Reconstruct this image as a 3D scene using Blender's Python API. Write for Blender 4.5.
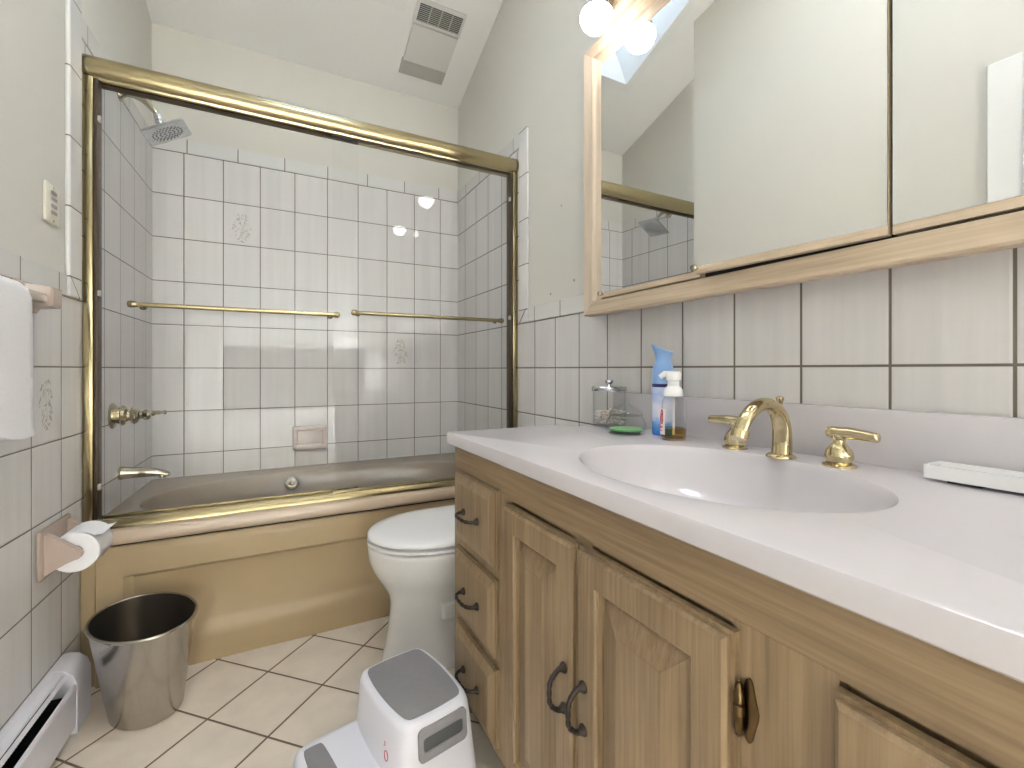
import bpy, bmesh, math, random
from mathutils import Vector, Matrix
random.seed(7)
PI = math.pi
SC = bpy.context.scene
COL = SC.collection
for o in list(bpy.data.objects):
    bpy.data.objects.remove(o)

# ------------------------------------------------------------------ camera
TH = math.radians(27.85)
cam = bpy.data.cameras.new('camera')
cam.sensor_width = 36
cam.lens = 458 / 1024 * 36
cam.shift_y = -14.5 / 1024
cam.clip_start = 0.01
co = bpy.data.objects.new('camera', cam)
COL.objects.link(co)
co.location = (0, 0, 0.99)
co.rotation_euler = (PI / 2, 0, -TH)
SC.camera = co

# ------------------------------------------------------------------ world (sky with clouds) and exposure
W = bpy.data.worlds.new('sky')
SC.world = W
W.use_nodes = True
nt = W.node_tree
bgn = nt.nodes['Background']
tc = nt.nodes.new('ShaderNodeTexCoord')
ns = nt.nodes.new('ShaderNodeTexNoise')
ns.inputs['Scale'].default_value = 2.2
ns.inputs['Detail'].default_value = 5
cr = nt.nodes.new('ShaderNodeValToRGB')
cr.color_ramp.elements[0].position = 0.42
cr.color_ramp.elements[0].color = (0.55, 0.72, 0.95, 1)
cr.color_ramp.elements[1].position = 0.62
cr.color_ramp.elements[1].color = (1.0, 1.0, 1.0, 1)
nt.links.new(tc.outputs['Generated'], ns.inputs['Vector'])
nt.links.new(ns.outputs['Fac'], cr.inputs['Fac'])
nt.links.new(cr.outputs['Color'], bgn.inputs['Color'])
SKY_STRENGTH = 1.7
bgn.inputs['Strength'].default_value = SKY_STRENGTH
BULB_STRENGTH = 10.0
FILL_STRENGTH = 43.0
CEILING_FILL_STRENGTH = 24.0
SC.cycles.transparent_max_bounces = 32
vs = SC.view_settings
vs.view_transform = 'Standard'
vs.look = 'None'
vs.exposure = 1.32
vs.gamma = 1.0
vs.use_curve_mapping = False

# ------------------------------------------------------------------ room constants
D = 2.66           # back wall of the tub alcove
XR = 1.028         # vanity wall
SK = 0.045         # the left wall runs very slightly out of square
YF = -2.0         # wall behind the camera
CS = 0.368         # slope of the ceiling
CZ = 2.60


def XL(y):
    return -0.486 + SK * (y - D)


ML = Matrix.Translation((XL(0), 0, 0)) @ Matrix.Rotation(-math.atan(SK), 4, 'Z')   # (distance from left wall, y, z)
_k = math.sqrt(1 + CS * CS)


def MC(x, s, d):
    """ceiling point: x, distance up the slope from the back wall, distance below the ceiling"""
    return Vector((x, D - s / _k - d * CS / _k, CZ + CS * s / _k - d / _k))


def scl(y):
    return (D - y) * _k


# ------------------------------------------------------------------ helpers
def lin(c):
    c = c / 255.0
    return c / 12.92 if c <= 0.04045 else ((c + 0.055) / 1.055) ** 2.4


def rgb(r, g, b):
    return (lin(r), lin(g), lin(b), 1.0)


class MB:
    def __init__(s):
        s.bm = bmesh.new()

    def verts_faces(s, vs_, fs_):
        v = [s.bm.verts.new(p) for p in vs_]
        for f in fs_:
            try:
                s.bm.faces.new([v[i] for i in f])
            except ValueError:
                pass
        return v

    def box(s, x0, y0, z0, x1, y1, z1, bev=0.0, seg=2):
        x0, x1 = min(x0, x1), max(x0, x1)
        y0, y1 = min(y0, y1), max(y0, y1)
        z0, z1 = min(z0, z1), max(z0, z1)
        t = bmesh.new()
        v = [t.verts.new(p) for p in ((x0, y0, z0), (x1, y0, z0), (x1, y1, z0), (x0, y1, z0),
                                      (x0, y0, z1), (x1, y0, z1), (x1, y1, z1), (x0, y1, z1))]
        for f in ((0, 3, 2, 1), (4, 5, 6, 7), (0, 1, 5, 4), (1, 2, 6, 5), (2, 3, 7, 6), (3, 0, 4, 7)):
            t.faces.new([v[i] for i in f])
        if bev > 0:
            bmesh.ops.bevel(t, geom=t.edges[:], offset=bev, segments=seg, affect='EDGES', profile=0.5)
        s.merge(t)
        return s

    def merge(s, t, M=None):
        me = bpy.data.meshes.new('tmp')
        t.to_mesh(me)
        t.free()
        if M is not None:
            me.transform(M)
        s.bm.from_mesh(me)
        bpy.data.meshes.remove(me)

    def loft(s, rings, cap0=True, cap1=True, closed=True):
        """rings: lists of points with equal length"""
        R = [[s.bm.verts.new(p) for p in r] for r in rings]
        n = len(R[0])
        for a, b in zip(R[:-1], R[1:]):
            for i in range(n if closed else n - 1):
                j = (i + 1) % n
                try:
                    s.bm.faces.new((a[i], a[j], b[j], b[i]))
                except ValueError:
                    pass
        if cap0:
            s.bm.faces.new(list(reversed(R[0])))
        if cap1:
            s.bm.faces.new(R[-1])
        return s

    def lathe(s, prof, c=(0, 0, 0), axis=(0, 0, 1), n=32, cap0=True, cap1=True):
        """prof: (radius, height) along axis from c"""
        ax = Vector(axis).normalized()
        q = ax.to_track_quat('Z', 'Y').to_matrix()
        c = Vector(c)
        rings = []
        for r, h in prof:
            r = max(r, 1e-4)
            rings.append([c + q @ Vector((r * math.cos(2 * PI * i / n), r * math.sin(2 * PI * i / n), h)) for i in range(n)])
        return s.loft(rings, cap0, cap1)

    def tube(s, pts, rad, n=14, cap=True, flat=1.0, up=None):
        pts = [Vector(p) for p in pts]
        if not isinstance(rad, (list, tuple)):
            rad = [rad] * len(pts)
        rings = []
        u = None
        for i, p in enumerate(pts):
            a = pts[max(i - 1, 0)]
            b = pts[min(i + 1, len(pts) - 1)]
            t = (b - a).normalized()
            if u is None:
                u = Vector(up) if up else (Vector((0, 0, 1)) if abs(t.z) < 0.9 else Vector((1, 0, 0)))
            u = (u - t * u.dot(t)).normalized()
            w = t.cross(u)
            rings.append([p + rad[i] * (math.cos(2 * PI * k / n) * u * flat + math.sin(2 * PI * k / n) * w) for k in range(n)])
        return s.loft(rings, cap, cap)

    def prism(s, poly, off):
        off = Vector(off)
        a = [Vector(p) for p in poly]
        return s.loft([a, [p + off for p in a]])

    def sphere(s, c, rx, ry=None, rz=None, seg=24, rings=14):
        t = bmesh.new()
        bmesh.ops.create_uvsphere(t, u_segments=seg, v_segments=rings, radius=1)
        s.merge(t, Matrix.Translation(c) @ Matrix.Diagonal((rx, ry or rx, rz or rx, 1)))
        return s

    def build(s, name, mat, parent=None, M=None, smooth=True, ang=35, recalc=True):
        if recalc:
            bmesh.ops.recalc_face_normals(s.bm, faces=s.bm.faces[:])
        me = bpy.data.meshes.new(name)
        s.bm.to_mesh(me)
        s.bm.free()
        if M is not None:
            me.transform(M)
        o = bpy.data.objects.new(name, me)
        COL.objects.link(o)
        if parent is not None:
            p = parent
            off = Vector((0, 0, 0))
            while p is not None:
                off += p.location
                p = p.parent
            me.transform(Matrix.Translation(-off))
            o.parent = parent
        me.materials.append(mat)
        if smooth:
            for f in me.polygons:
                f.use_smooth = True
            me.set_sharp_from_angle(angle=math.radians(ang))
        return o


def thing(name, label, cat, loc, group=None):
    o = bpy.data.objects.new(name, None)
    COL.objects.link(o)
    o.empty_display_size = 0.05
    o.location = loc
    o['label'] = label
    o['category'] = cat
    if group:
        o['group'] = group
    return o


def tag(o, label, cat, group=None):
    o['label'] = label
    o['category'] = cat
    if group:
        o['group'] = group
    return o


def struct(o):
    o['kind'] = 'structure'
    return o


def arc(c, r, a0, a1, n, e1=(1, 0, 0), e2=(0, 0, 1)):
    c, e1, e2 = Vector(c), Vector(e1), Vector(e2)
    return [c + r * (math.cos(a0 + (a1 - a0) * i / n) * e1 + math.sin(a0 + (a1 - a0) * i / n) * e2) for i in range(n + 1)]


def spline(pts, n=8):
    """Catmull-Rom through pts (tuples of any dimension)"""
    P = [pts[0]] + list(pts) + [pts[-1]]
    out = []
    for i in range(1, len(P) - 2):
        for k in range(n):
            t = k / n
            out.append(tuple(0.5 * ((2 * b) + (-a + c) * t + (2 * a - 5 * b + 4 * c - d) * t * t + (-a + 3 * b - 3 * c + d) * t ** 3)
                             for a, b, c, d in zip(P[i - 1], P[i], P[i + 1], P[i + 2])))
    out.append(tuple(pts[-1]))
    return out


def rrect(cx, cy, hx, hy, r, z, n=6, M=None):
    o = []
    for sx, sy, a0 in ((1, 1, 0), (-1, 1, PI / 2), (-1, -1, PI), (1, -1, 3 * PI / 2)):
        for i in range(n + 1):
            a = a0 + PI / 2 * i / n
            p = Vector((cx + sx * (hx - r) + r * math.cos(a), cy + sy * (hy - r) + r * math.sin(a), z))
            o.append(M @ p if M is not None else p)
    return o


# ------------------------------------------------------------------ materials
def newmat(name):
    m = bpy.data.materials.new(name)
    m.use_nodes = True
    return m, m.node_tree, m.node_tree.nodes['Principled BSDF']


def mth(nt, op, a, b=None, c=None, clamp=False):
    n = nt.nodes.new('ShaderNodeMath')
    n.operation = op
    n.use_clamp = clamp
    for i, v in enumerate((a, b, c)):
        if v is None:
            continue
        if isinstance(v, (int, float)):
            n.inputs[i].default_value = v
        else:
            nt.links.new(v, n.inputs[i])
    return n.outputs[0]


def mixc(nt, f, a, b):
    n = nt.nodes.new('ShaderNodeMix')
    n.data_type = 'RGBA'
    for i, v in ((0, f), (6, a), (7, b)):
        if isinstance(v, (int, float)):
            n.inputs[i].default_value = v
        elif isinstance(v, tuple):
            n.inputs[i].default_value = v
        else:
            nt.links.new(v, n.inputs[i])
    return n.outputs[2]


def noise(nt, vec, scale, detail=3, rough=0.5, sc3=None):
    mp = nt.nodes.new('ShaderNodeMapping')
    if sc3:
        mp.inputs['Scale'].default_value = sc3
    nt.links.new(vec, mp.inputs['Vector'])
    n = nt.nodes.new('ShaderNodeTexNoise')
    n.inputs['Scale'].default_value = scale
    n.inputs['Detail'].default_value = detail
    n.inputs['Roughness'].default_value = rough
    nt.links.new(mp.outputs[0], n.inputs['Vector'])
    return n.outputs['Fac']


def simple(name, col, rough=0.5, metal=0.0, var=0.0, vscale=30, bump=0.0, bscale=200, coat=0.0, spec=0.5, sc3=None):
    m, nt, b = newmat(name)
    b.inputs['Base Color'].default_value = col
    b.inputs['Roughness'].default_value = rough
    b.inputs['Metallic'].default_value = metal
    b.inputs['Coat Weight'].default_value = coat
    b.inputs['Specular IOR Level'].default_value = spec
    tc = nt.nodes.new('ShaderNodeTexCoord')
    if var > 0:
        f = noise(nt, tc.outputs['Object'], vscale, 4, 0.6, sc3)
        f = mth(nt, 'SUBTRACT', f, 0.5)
        f = mth(nt, 'MULTIPLY_ADD', f, 2 * var, 1.0)
        h = nt.nodes.new('ShaderNodeHueSaturation')
        h.inputs['Color'].default_value = col
        nt.links.new(f, h.inputs['Value'])
        nt.links.new(h.outputs[0], b.inputs['Base Color'])
    if bump > 0:
        f = noise(nt, tc.outputs['Object'], bscale, 3, 0.6, sc3)
        bp = nt.nodes.new('ShaderNodeBump')
        bp.inputs['Strength'].default_value = bump
        bp.inputs['Distance'].default_value = 0.002
        nt.links.new(f, bp.inputs['Height'])
        nt.links.new(bp.outputs[0], b.inputs['Normal'])
    return m


def tilemat(name, axis, off, pitch, zoff, zpitch, tile, grout, gw=0.004, rough=0.27, streak=0.11, diag=False, mott=0.0):
    """glazed tile grid on object coordinates; axis is the horizontal coordinate"""
    m, nt, b = newmat(name)
    tc = nt.nodes.new('ShaderNodeTexCoord')
    sp = nt.nodes.new('ShaderNodeSeparateXYZ')
    nt.links.new(tc.outputs['Object'], sp.inputs[0])
    if diag:
        h = mth(nt, 'MULTIPLY', mth(nt, 'ADD', sp.outputs[0], sp.outputs[1]), 0.70711)
        v = mth(nt, 'MULTIPLY', mth(nt, 'SUBTRACT', sp.outputs[0], sp.outputs[1]), 0.70711)
    else:
        h = sp.outputs[axis]
        v = sp.outputs[2]

    def edge(c, o, p):
        a = mth(nt, 'DIVIDE', mth(nt, 'SUBTRACT', c, o), p)
        f = mth(nt, 'FRACT', a)
        d = mth(nt, 'MINIMUM', f, mth(nt, 'SUBTRACT', 1.0, f))
        return mth(nt, 'MULTIPLY', d, p), mth(nt, 'FLOOR', a)
    dh, ih = edge(h, off, pitch)
    dv, iv = edge(v, zoff, zpitch)
    d = mth(nt, 'MINIMUM', dh, dv)
    mr = nt.nodes.new('ShaderNodeMapRange')
    mr.interpolation_type = 'SMOOTHSTEP'
    nt.links.new(d, mr.inputs[0])
    mr.inputs[1].default_value = gw * 0.38
    mr.inputs[2].default_value = gw * 0.62
    isl = mr.outputs[0]
    # a little tone per tile
    cmb = nt.nodes.new('ShaderNodeCombineXYZ')
    nt.links.new(ih, cmb.inputs[0])
    nt.links.new(iv, cmb.inputs[1])
    wn = nt.nodes.new('ShaderNodeTexWhiteNoise')
    nt.links.new(cmb.outputs[0], wn.inputs['Vector'])
    val = mth(nt, 'MULTIPLY_ADD', wn.outputs['Value'], 0.05, 0.975)
    if streak > 0:   # the glaze has soft vertical bands
        sc3 = (14, 14, 0.6)
        f = noise(nt, tc.outputs['Object'], 2.2, 3, 0.6, sc3)
        f = mth(nt, 'MULTIPLY', mth(nt, 'SUBTRACT', f, 0.5), streak * 2)
        val = mth(nt, 'ADD', val, f)
    if mott > 0:
        f = noise(nt, tc.outputs['Object'], 7, 5, 0.6)
        f = mth(nt, 'MULTIPLY', mth(nt, 'SUBTRACT', f, 0.5), mott * 2)
        val = mth(nt, 'ADD', val, f)
    hs = nt.nodes.new('ShaderNodeHueSaturation')
    hs.inputs['Color'].default_value = tile
    nt.links.new(val, hs.inputs['Value'])
    nt.links.new(mixc(nt, isl, grout, hs.outputs[0]), b.inputs['Base Color'])
    b.inputs['Specular IOR Level'].default_value = 0.27
    rr = mth(nt, 'MULTIPLY_ADD', isl, rough - 0.8, 0.8)
    nt.links.new(rr, b.inputs['Roughness'])
    bp = nt.nodes.new('ShaderNodeBump')
    bp.inputs['Strength'].default_value = 0.6
    bp.inputs['Distance'].default_value = 0.0015
    mr2 = nt.nodes.new('ShaderNodeMapRange')
    nt.links.new(d, mr2.inputs[0])
    mr2.inputs[1].default_value = 0
    mr2.inputs[2].default_value = gw * 1.2
    wav = noise(nt, tc.outputs['Object'], 12, 2, 0.5)
    ht = mth(nt, 'ADD', mr2.outputs[0], mth(nt, 'MULTIPLY', wav, 0.5))
    nt.links.new(ht, bp.inputs['Height'])
    nt.links.new(bp.outputs[0], b.inputs['Normal'])
    return m


def woodmat(name, grain, light, dark, rough=0.45):
    """grain: axis index the grain runs along"""
    m, nt, b = newmat(name)
    tc = nt.nodes.new('ShaderNodeTexCoord')
    s1 = [22, 22, 22]
    s1[grain] = 1.2
    s2 = [130, 130, 130]
    s2[grain] = 4
    f1 = noise(nt, tc.outputs['Object'], 1.0, 4, 0.6, tuple(s1))
    f2 = noise(nt, tc.outputs['Object'], 1.0, 3, 0.6, tuple(s2))
    f = mth(nt, 'ADD', mth(nt, 'MULTIPLY', f1, 0.5), mth(nt, 'MULTIPLY', f2, 0.5))
    mr = nt.nodes.new('ShaderNodeMapRange')
    nt.links.new(f, mr.inputs[0])
    mr.inputs[1].default_value = 0.33
    mr.inputs[2].default_value = 0.62
    nt.links.new(mixc(nt, mr.outputs[0], dark, light), b.inputs['Base Color'])
    b.inputs['Roughness'].default_value = rough
    bp = nt.nodes.new('ShaderNodeBump')
    bp.inputs['Strength'].default_value = 0.25
    bp.inputs['Distance'].default_value = 0.001
    nt.links.new(f2, bp.inputs['Height'])
    nt.links.new(bp.outputs[0], b.inputs['Normal'])
    return m


def glassmat(name, tint=(0.97, 0.985, 0.98, 1), ior=1.45, rough=0.0):
    m = bpy.data.materials.new(name)
    m.use_nodes = True
    nt = m.node_tree
    nt.nodes.clear()
    out = nt.nodes.new('ShaderNodeOutputMaterial')
    tr = nt.nodes.new('ShaderNodeBsdfTransparent')
    tr.inputs[0].default_value = tint
    gl = nt.nodes.new('ShaderNodeBsdfGlossy')
    gl.inputs['Roughness'].default_value = rough
    fr = nt.nodes.new('ShaderNodeFresnel')
    # a pane does not bend the ray, so both faces use the outside index
    ge = nt.nodes.new('ShaderNodeNewGeometry')
    nt.links.new(mth(nt, 'MULTIPLY_ADD', ge.outputs['Backfacing'], 1 / ior - ior, ior), fr.inputs['IOR'])
    mx = nt.nodes.new('ShaderNodeMixShader')
    nt.links.new(fr.outputs[0], mx.inputs[0])
    nt.links.new(tr.outputs[0], mx.inputs[1])
    nt.links.new(gl.outputs[0], mx.inputs[2])
    nt.links.new(mx.outputs[0], out.inputs[0])
    return m


def emit(name, col, strength):
    m = bpy.data.materials.new(name)
    m.use_nodes = True
    nt = m.node_tree
    nt.nodes.clear()
    out = nt.nodes.new('ShaderNodeOutputMaterial')
    e = nt.nodes.new('ShaderNodeEmission')
    e.inputs[0].default_value = col
    e.inputs[1].default_value = strength
    nt.links.new(e.outputs[0], out.inputs[0])
    return m


TILE = rgb(217, 214, 212)
GROUT = rgb(116, 108, 97)
ZT = 1.2015
M_tile_y = tilemat('wall_tile_sides', 1, 1.724, 0.1622, ZT, 0.2043, TILE, GROUT, gw=0.005)
M_tile_yl = tilemat('wall_tile_left', 1, 1.745, 0.1622, ZT, 0.2043, TILE, GROUT)
M_tile_x = tilemat('wall_tile_back', 0, -0.203, 0.1592, ZT, 0.2043, TILE, GROUT)
M_cap_x = tilemat('cap_tile_back', 0, -0.141, 0.2085, -5.0, 9.0, rgb(218, 217, 214), GROUT, streak=0.02)
M_cap_y = tilemat('cap_tile_sides', 1, 1.522, 0.2, -5.0, 9.0, rgb(218, 216, 212), GROUT, streak=0.02)
M_cap_z = tilemat('cap_tile_upright', 1, -5.0, 9.0, ZT + 0.06, 0.2043, rgb(218, 217, 215), GROUT, streak=0.0)
M_floor = tilemat('floor_tile', 0, 1.1985, 0.2137, -1.2063, 0.2137, rgb(226, 214, 198), rgb(122, 104, 84), gw=0.006, rough=0.32, streak=0, diag=True, mott=0.22)
M_paint = simple('wall_paint', rgb(212, 209, 200), 0.7, var=0.025, vscale=3, bump=0.06, bscale=150)
M_ceil = simple('ceiling_paint', rgb(236, 235, 232), 0.8, var=0.02, vscale=3)
M_white = simple('white_paint', rgb(232, 232, 230), 0.45, var=0.015, vscale=6)
M_brass = simple('satin_brass', rgb(164, 151, 117), 0.19, 1.0, var=0.05, vscale=8)
M_pbrass = simple('polished_brass', rgb(202, 188, 150), 0.07, 1.0, var=0.03, vscale=20)
M_dark = simple('dark_seal', rgb(62, 48, 30), 0.4, var=0.1)
M_chrome = simple('chrome', rgb(205, 207, 210), 0.1, 1.0, var=0.03)
M_nickel = simple('aged_nickel', rgb(186, 178, 156), 0.1, 1.0, var=0.06, vscale=40)
M_steel = simple('brushed_steel', rgb(186, 181, 174), 0.24, 1.0, var=0.12, vscale=3, bump=0.08, bscale=3, sc3=(60, 60, 1.5))
M_apron = simple('gold_tan_enamel', rgb(170, 149, 114), 0.42, var=0.05, vscale=4, coat=0.1, spec=0.35)
M_lip = simple('pinkish_tan_acrylic', rgb(196, 176, 154), 0.2, var=0.03, vscale=6, coat=0.4)
M_basin = simple('taupe_acrylic', rgb(152, 138, 122), 0.16, var=0.03, vscale=6, coat=0.25)
M_china = simple('white_china', rgb(228, 226, 222), 0.08, var=0.01, vscale=10, coat=0.5)
M_seat = simple('white_plastic_seat', rgb(236, 235, 234), 0.2, var=0.01, vscale=10)
M_counter = simple('white_cultured_marble', rgb(204, 199, 201), 0.22, var=0.02, vscale=5, coat=0.2)
M_pink = simple('pink_beige_ceramic', rgb(178, 160, 148), 0.22, var=0.05, vscale=15, coat=0.3)
M_wood_z = woodmat('pickled_oak_upright', 2, rgb(154, 131, 100), rgb(116, 96, 70))
M_wood_y = woodmat('pickled_oak_level', 1, rgb(154, 131, 100), rgb(116, 96, 70))
M_frame_z = woodmat('bleached_oak_upright', 2, rgb(212, 196, 176), rgb(188, 170, 147))
M_frame_y = woodmat('bleached_oak_level', 1, rgb(200, 182, 158), rgb(168, 148, 122))
M_iron = simple('dark_bronze', rgb(62, 55, 50), 0.42, 0.85, var=0.2, vscale=90, bump=0.5, bscale=220)
M_hinge = simple('antique_brass', rgb(98, 80, 54), 0.3, 1.0, var=0.2, vscale=70)
M_toe = simple('toe_kick', rgb(58, 48, 38), 0.7, var=0.1)
M_blk = simple('black_parts_and_gap_shade', rgb(30, 28, 26), 0.6, var=0.1)  # black for heater fins and tray feet, and for shade painted in gaps
M_towel = simple('white_terry', rgb(240, 238, 239), 0.95, var=0.05, vscale=180, bump=0.9, bscale=420)
M_paper = simple('toilet_tissue', rgb(246, 245, 246), 0.9, var=0.02, vscale=60, bump=0.2, bscale=300)
M_card = simple('cardboard', rgb(140, 110, 80), 0.85, var=0.05)
M_stool = simple('white_stool_plastic', rgb(232, 231, 238), 0.32, var=0.01, vscale=8)
M_pad = simple('grey_rubber_pad', rgb(140, 137, 139), 0.75, var=0.08, vscale=60, bump=0.3, bscale=500)
M_slot = simple('dark_grey_plastic', rgb(82, 84, 84), 0.5, var=0.05)
M_red = simple('red_ink', rgb(190, 60, 70), 0.5, var=0.03)
M_heat = simple('heater_enamel', rgb(228, 226, 232), 0.35, var=0.015, vscale=10)
M_almond = simple('almond_plastic', rgb(222, 216, 200), 0.35, var=0.02)
M_grey = simple('grey_plastic', rgb(160, 158, 150), 0.5, var=0.04)
M_fan = simple('fan_cover', rgb(212, 211, 206), 0.5, var=0.02)
M_fan2 = simple('fan_louvre', rgb(176, 175, 168), 0.55, var=0.04)
M_fdark = simple('fan_inside', rgb(52, 50, 48), 0.7, var=0.1)
M_glass = glassmat('shower_glass', (0.995, 0.997, 0.996, 1), 1.3)
M_jar = glassmat('jar_glass', (0.99, 0.994, 0.992, 1), 1.32)
M_sky = glassmat('skylight_glass', (0.93, 0.96, 0.98, 1), 1.3)
M_cotton = simple('cotton', rgb(236, 228, 222), 0.95, var=0.05, vscale=120)
M_stick = simple('paper_stick', rgb(220, 200, 186), 0.8, var=0.05)
M_green = simple('green_wax', rgb(120, 186, 120), 0.35, var=0.1, vscale=40)
M_navy = simple('navy_plastic', rgb(40, 46, 110), 0.35, var=0.03)
M_bcap = simple('powder_blue_plastic', rgb(134, 170, 216), 0.3, var=0.03)
M_amber = glassmat('amber_soap', (0.86, 0.68, 0.34, 1), 1.15)
M_label = simple('white_label', rgb(232, 226, 224), 0.45, var=0.03)
M_motif = simple('faded_floral_glaze', rgb(178, 174, 166), 0.2, var=0.08, vscale=60)
M_bulb = emit('lit_bulb', (1.0, 0.97, 0.93, 1), BULB_STRENGTH)
M_fill = emit('fill_lamp_glow', (0.89, 0.94, 1.02, 1), FILL_STRENGTH)  # glow of the fill lamp added behind the camera
M_ceiling_fill = emit('ceiling_fill_glow', (0.90, 0.945, 1.02, 1), CEILING_FILL_STRENGTH)  # glow of the fill panel added in the ceiling
M_mirror, _nt, _b = newmat('mirror_silver')
_b.inputs['Base Color'].default_value = (0.88, 0.89, 0.88, 1)
_b.inputs['Metallic'].default_value = 1
_b.inputs['Roughness'].default_value = 0.004


# =================================================================== SETTING
def zc(y):
    return CZ + CS * (D - y)


t = 0.12
FL = MB().box(-0.75, YF - t, -0.1, XR + t, D + t, 0).build('floor', M_floor, smooth=False)
struct(FL)

wb = MB().box(XL(D) - 0.2, D, 0, XR + t, D + t, 2.75).build('wall_back', M_paint, smooth=False)
struct(wb)
wf = MB()
# wall behind the camera
wf.box(-0.75, YF - t, 0, XR + t, YF, 3.95)
struct(wf.build('wall_front', M_paint, smooth=False))
wr = MB().prism([(XR, YF - t, 0), (XR, D + t, 0), (XR, D + t, zc(D + t) + .05), (XR, YF - t, zc(YF - t) + .05)], (t, 0, 0)).build('wall_right', M_paint, smooth=False)
struct(wr)
wl = MB().prism([(0, YF - t, 0), (0, D + t, 0), (0, D + t, zc(D + t) + .05), (0, YF - t, zc(YF - t) + .05)], (-t, 0, 0)).build('wall_left', M_paint, M=ML, smooth=False)
struct(wl)


# tile slabs, 4 mm proud of the paint
TT = 0.004
MB().box(XL(D) - .01, D - TT, 0.4, XR, D, 2.021).build('tile_surround', M_tile_x, wb, smooth=False)
MB().box(XL(D) - .01, D - TT - .002, 2.021, XR, D, 2.087, .002).build('cap_tiles', M_cap_x, wb, smooth=False)
MB().box(XR - TT, 1.86, 0.4, XR, D, 2.021).build('tile_surround', M_tile_y, wr, smooth=False)
MB().box(XR - TT - .002, 1.86, 2.021, XR, D, 2.087, .002).build('cap_tiles', M_cap_y, wr, smooth=False)
MB().box(XR - TT, YF, 0, XR, 1.86, ZT).build('tile_wainscot', M_tile_y, wr, smooth=False)
MB().box(XR - TT - .004, YF, ZT + .001, XR, 1.782, 1.267, .003).build('cap_tiles', M_cap_y, wr, smooth=False)
MB().box(XR - TT - .006, 1.782, ZT + .001, XR, 1.862, 2.087, .004).build('upright_cap_tiles', M_cap_z, wr, smooth=False)
MB().box(0, 1.86, 0.4, TT, D, 2.021).build('tile_surround', M_tile_yl, wl, M=ML, smooth=False)
MB().box(0, 1.86, 2.021, TT + .002, D, 2.087, .002).build('cap_tiles', M_cap_y, wl, M=ML, smooth=False)
MB().box(0, 0.72, 0, TT, 1.86, ZT).build('tile_wainscot', M_tile_yl, wl, M=ML, smooth=False)
MB().box(0, 0.72, ZT + .001, TT + .004, 1.775, 1.264, .003).build('cap_tiles', M_cap_y, wl, M=ML, smooth=False)
MB().box(0, 1.775, ZT + .001, TT + .009, 1.862, 2.12, .006).build('upright_cap_tiles', M_cap_z, wl, M=ML, smooth=False)
# slanted joint where the two cap rows meet
MB().prism([(XR - TT - .0105, 1.784, 1.264), (XR - TT - .0105, 1.787, 1.264), (XR - TT - .0105, 1.850, 1.204), (XR - TT - .0105, 1.847, 1.204)], (.002, 0, 0)).build('mitre_joint', simple('mitre_grout', GROUT, .8, var=.05), wr, smooth=False)
MB().prism([(TT + .0095, 1.777, 1.264), (TT + .0095, 1.780, 1.264), (TT + .0095, 1.846, 1.204), (TT + .0095, 1.843, 1.204)], (-.002, 0, 0)).build('mitre_joint', bpy.data.materials['mitre_grout'], wl, M=ML, smooth=False)


def motif(plane, parent, M=None):
    """spray of leaves and buds printed on a tile; plane(u, v) -> point just off the tile"""
    mb = MB()

    def leaf(u, v, a, l, w):
        pts = []
        for k in range(8):
            q = 2 * PI * k / 8
            x, y = l * math.cos(q), w * math.sin(q)
            pts.append(plane(u + x * math.cos(a) - y * math.sin(a), v + x * math.sin(a) + y * math.cos(a)))
        vs_ = [mb.bm.verts.new(p) for p in pts]
        mb.bm.faces.new(vs_)
    st = [(0.004 * math.sin(i * .5), -0.07 + i * 0.0105) for i in range(13)]
    for i, (u, v) in enumerate(st):
        leaf(u, v, PI / 2, .0056, .0009)
        for sgn in (-1, 1):
            for q in range(2):
                a = PI / 2 + sgn * random.uniform(.4, 1.2)
                l = random.uniform(.004, .009)
                r = random.uniform(.004, .040) * (1 - abs(i - 6) / 12)
                leaf(u + sgn * r, v + random.uniform(-.004, .006), a, l, l * .3)
    return mb.build('floral_motif', M_motif, parent, M=M, smooth=False)


motif(lambda u, v: (-0.125 + u, D - TT - .0006, 1.70 + v), wb)
motif(lambda u, v: (0.672 + u, D - TT - .0006, 1.10 + v), wb)
motif(lambda u, v: (TT + .0006, 1.66 + u, 0.902 + v), wl, M=ML)

# old screw anchors in the painted wall
for (y, z) in ((1.523, 1.644), (1.603, 1.303), (1.437, 1.332)):
    MB().lathe([(.005, 0), (.005, .001), (.003, .002), (.001, .0035)], (XR, y, z), (-1, 0, 0), 12).build('screw_anchor', M_grey, wr)

# ceiling with a skylight opening
SX0, SX1, SY0, SY1 = -0.10, 0.53, 1.25, 2.19
s0, s1 = scl(SY1), scl(SY0)
sa, sb = scl(D + .05), scl(YF - t)
cb = MB()


def slab(x0, x1, a, b, d0=-0.1, d1=0.0):
    P = [MC(x, s, d) for d in (d1, d0) for x, s in ((x0, a), (x1, a), (x1, b), (x0, b))]
    cb.verts_faces(P, ((0, 1, 2, 3), (7, 6, 5, 4), (0, 4, 5, 1), (1, 5, 6, 2), (2, 6, 7, 3), (3, 7, 4, 0)))


slab(-0.75, SX0, sa, sb)
slab(SX1, XR + t, sa, sb)
slab(SX0, SX1, sa, s0)
slab(SX0, SX1, s1, sb)
CE = cb.build('ceiling', M_ceil, smooth=False)
struct(CE)
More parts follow.
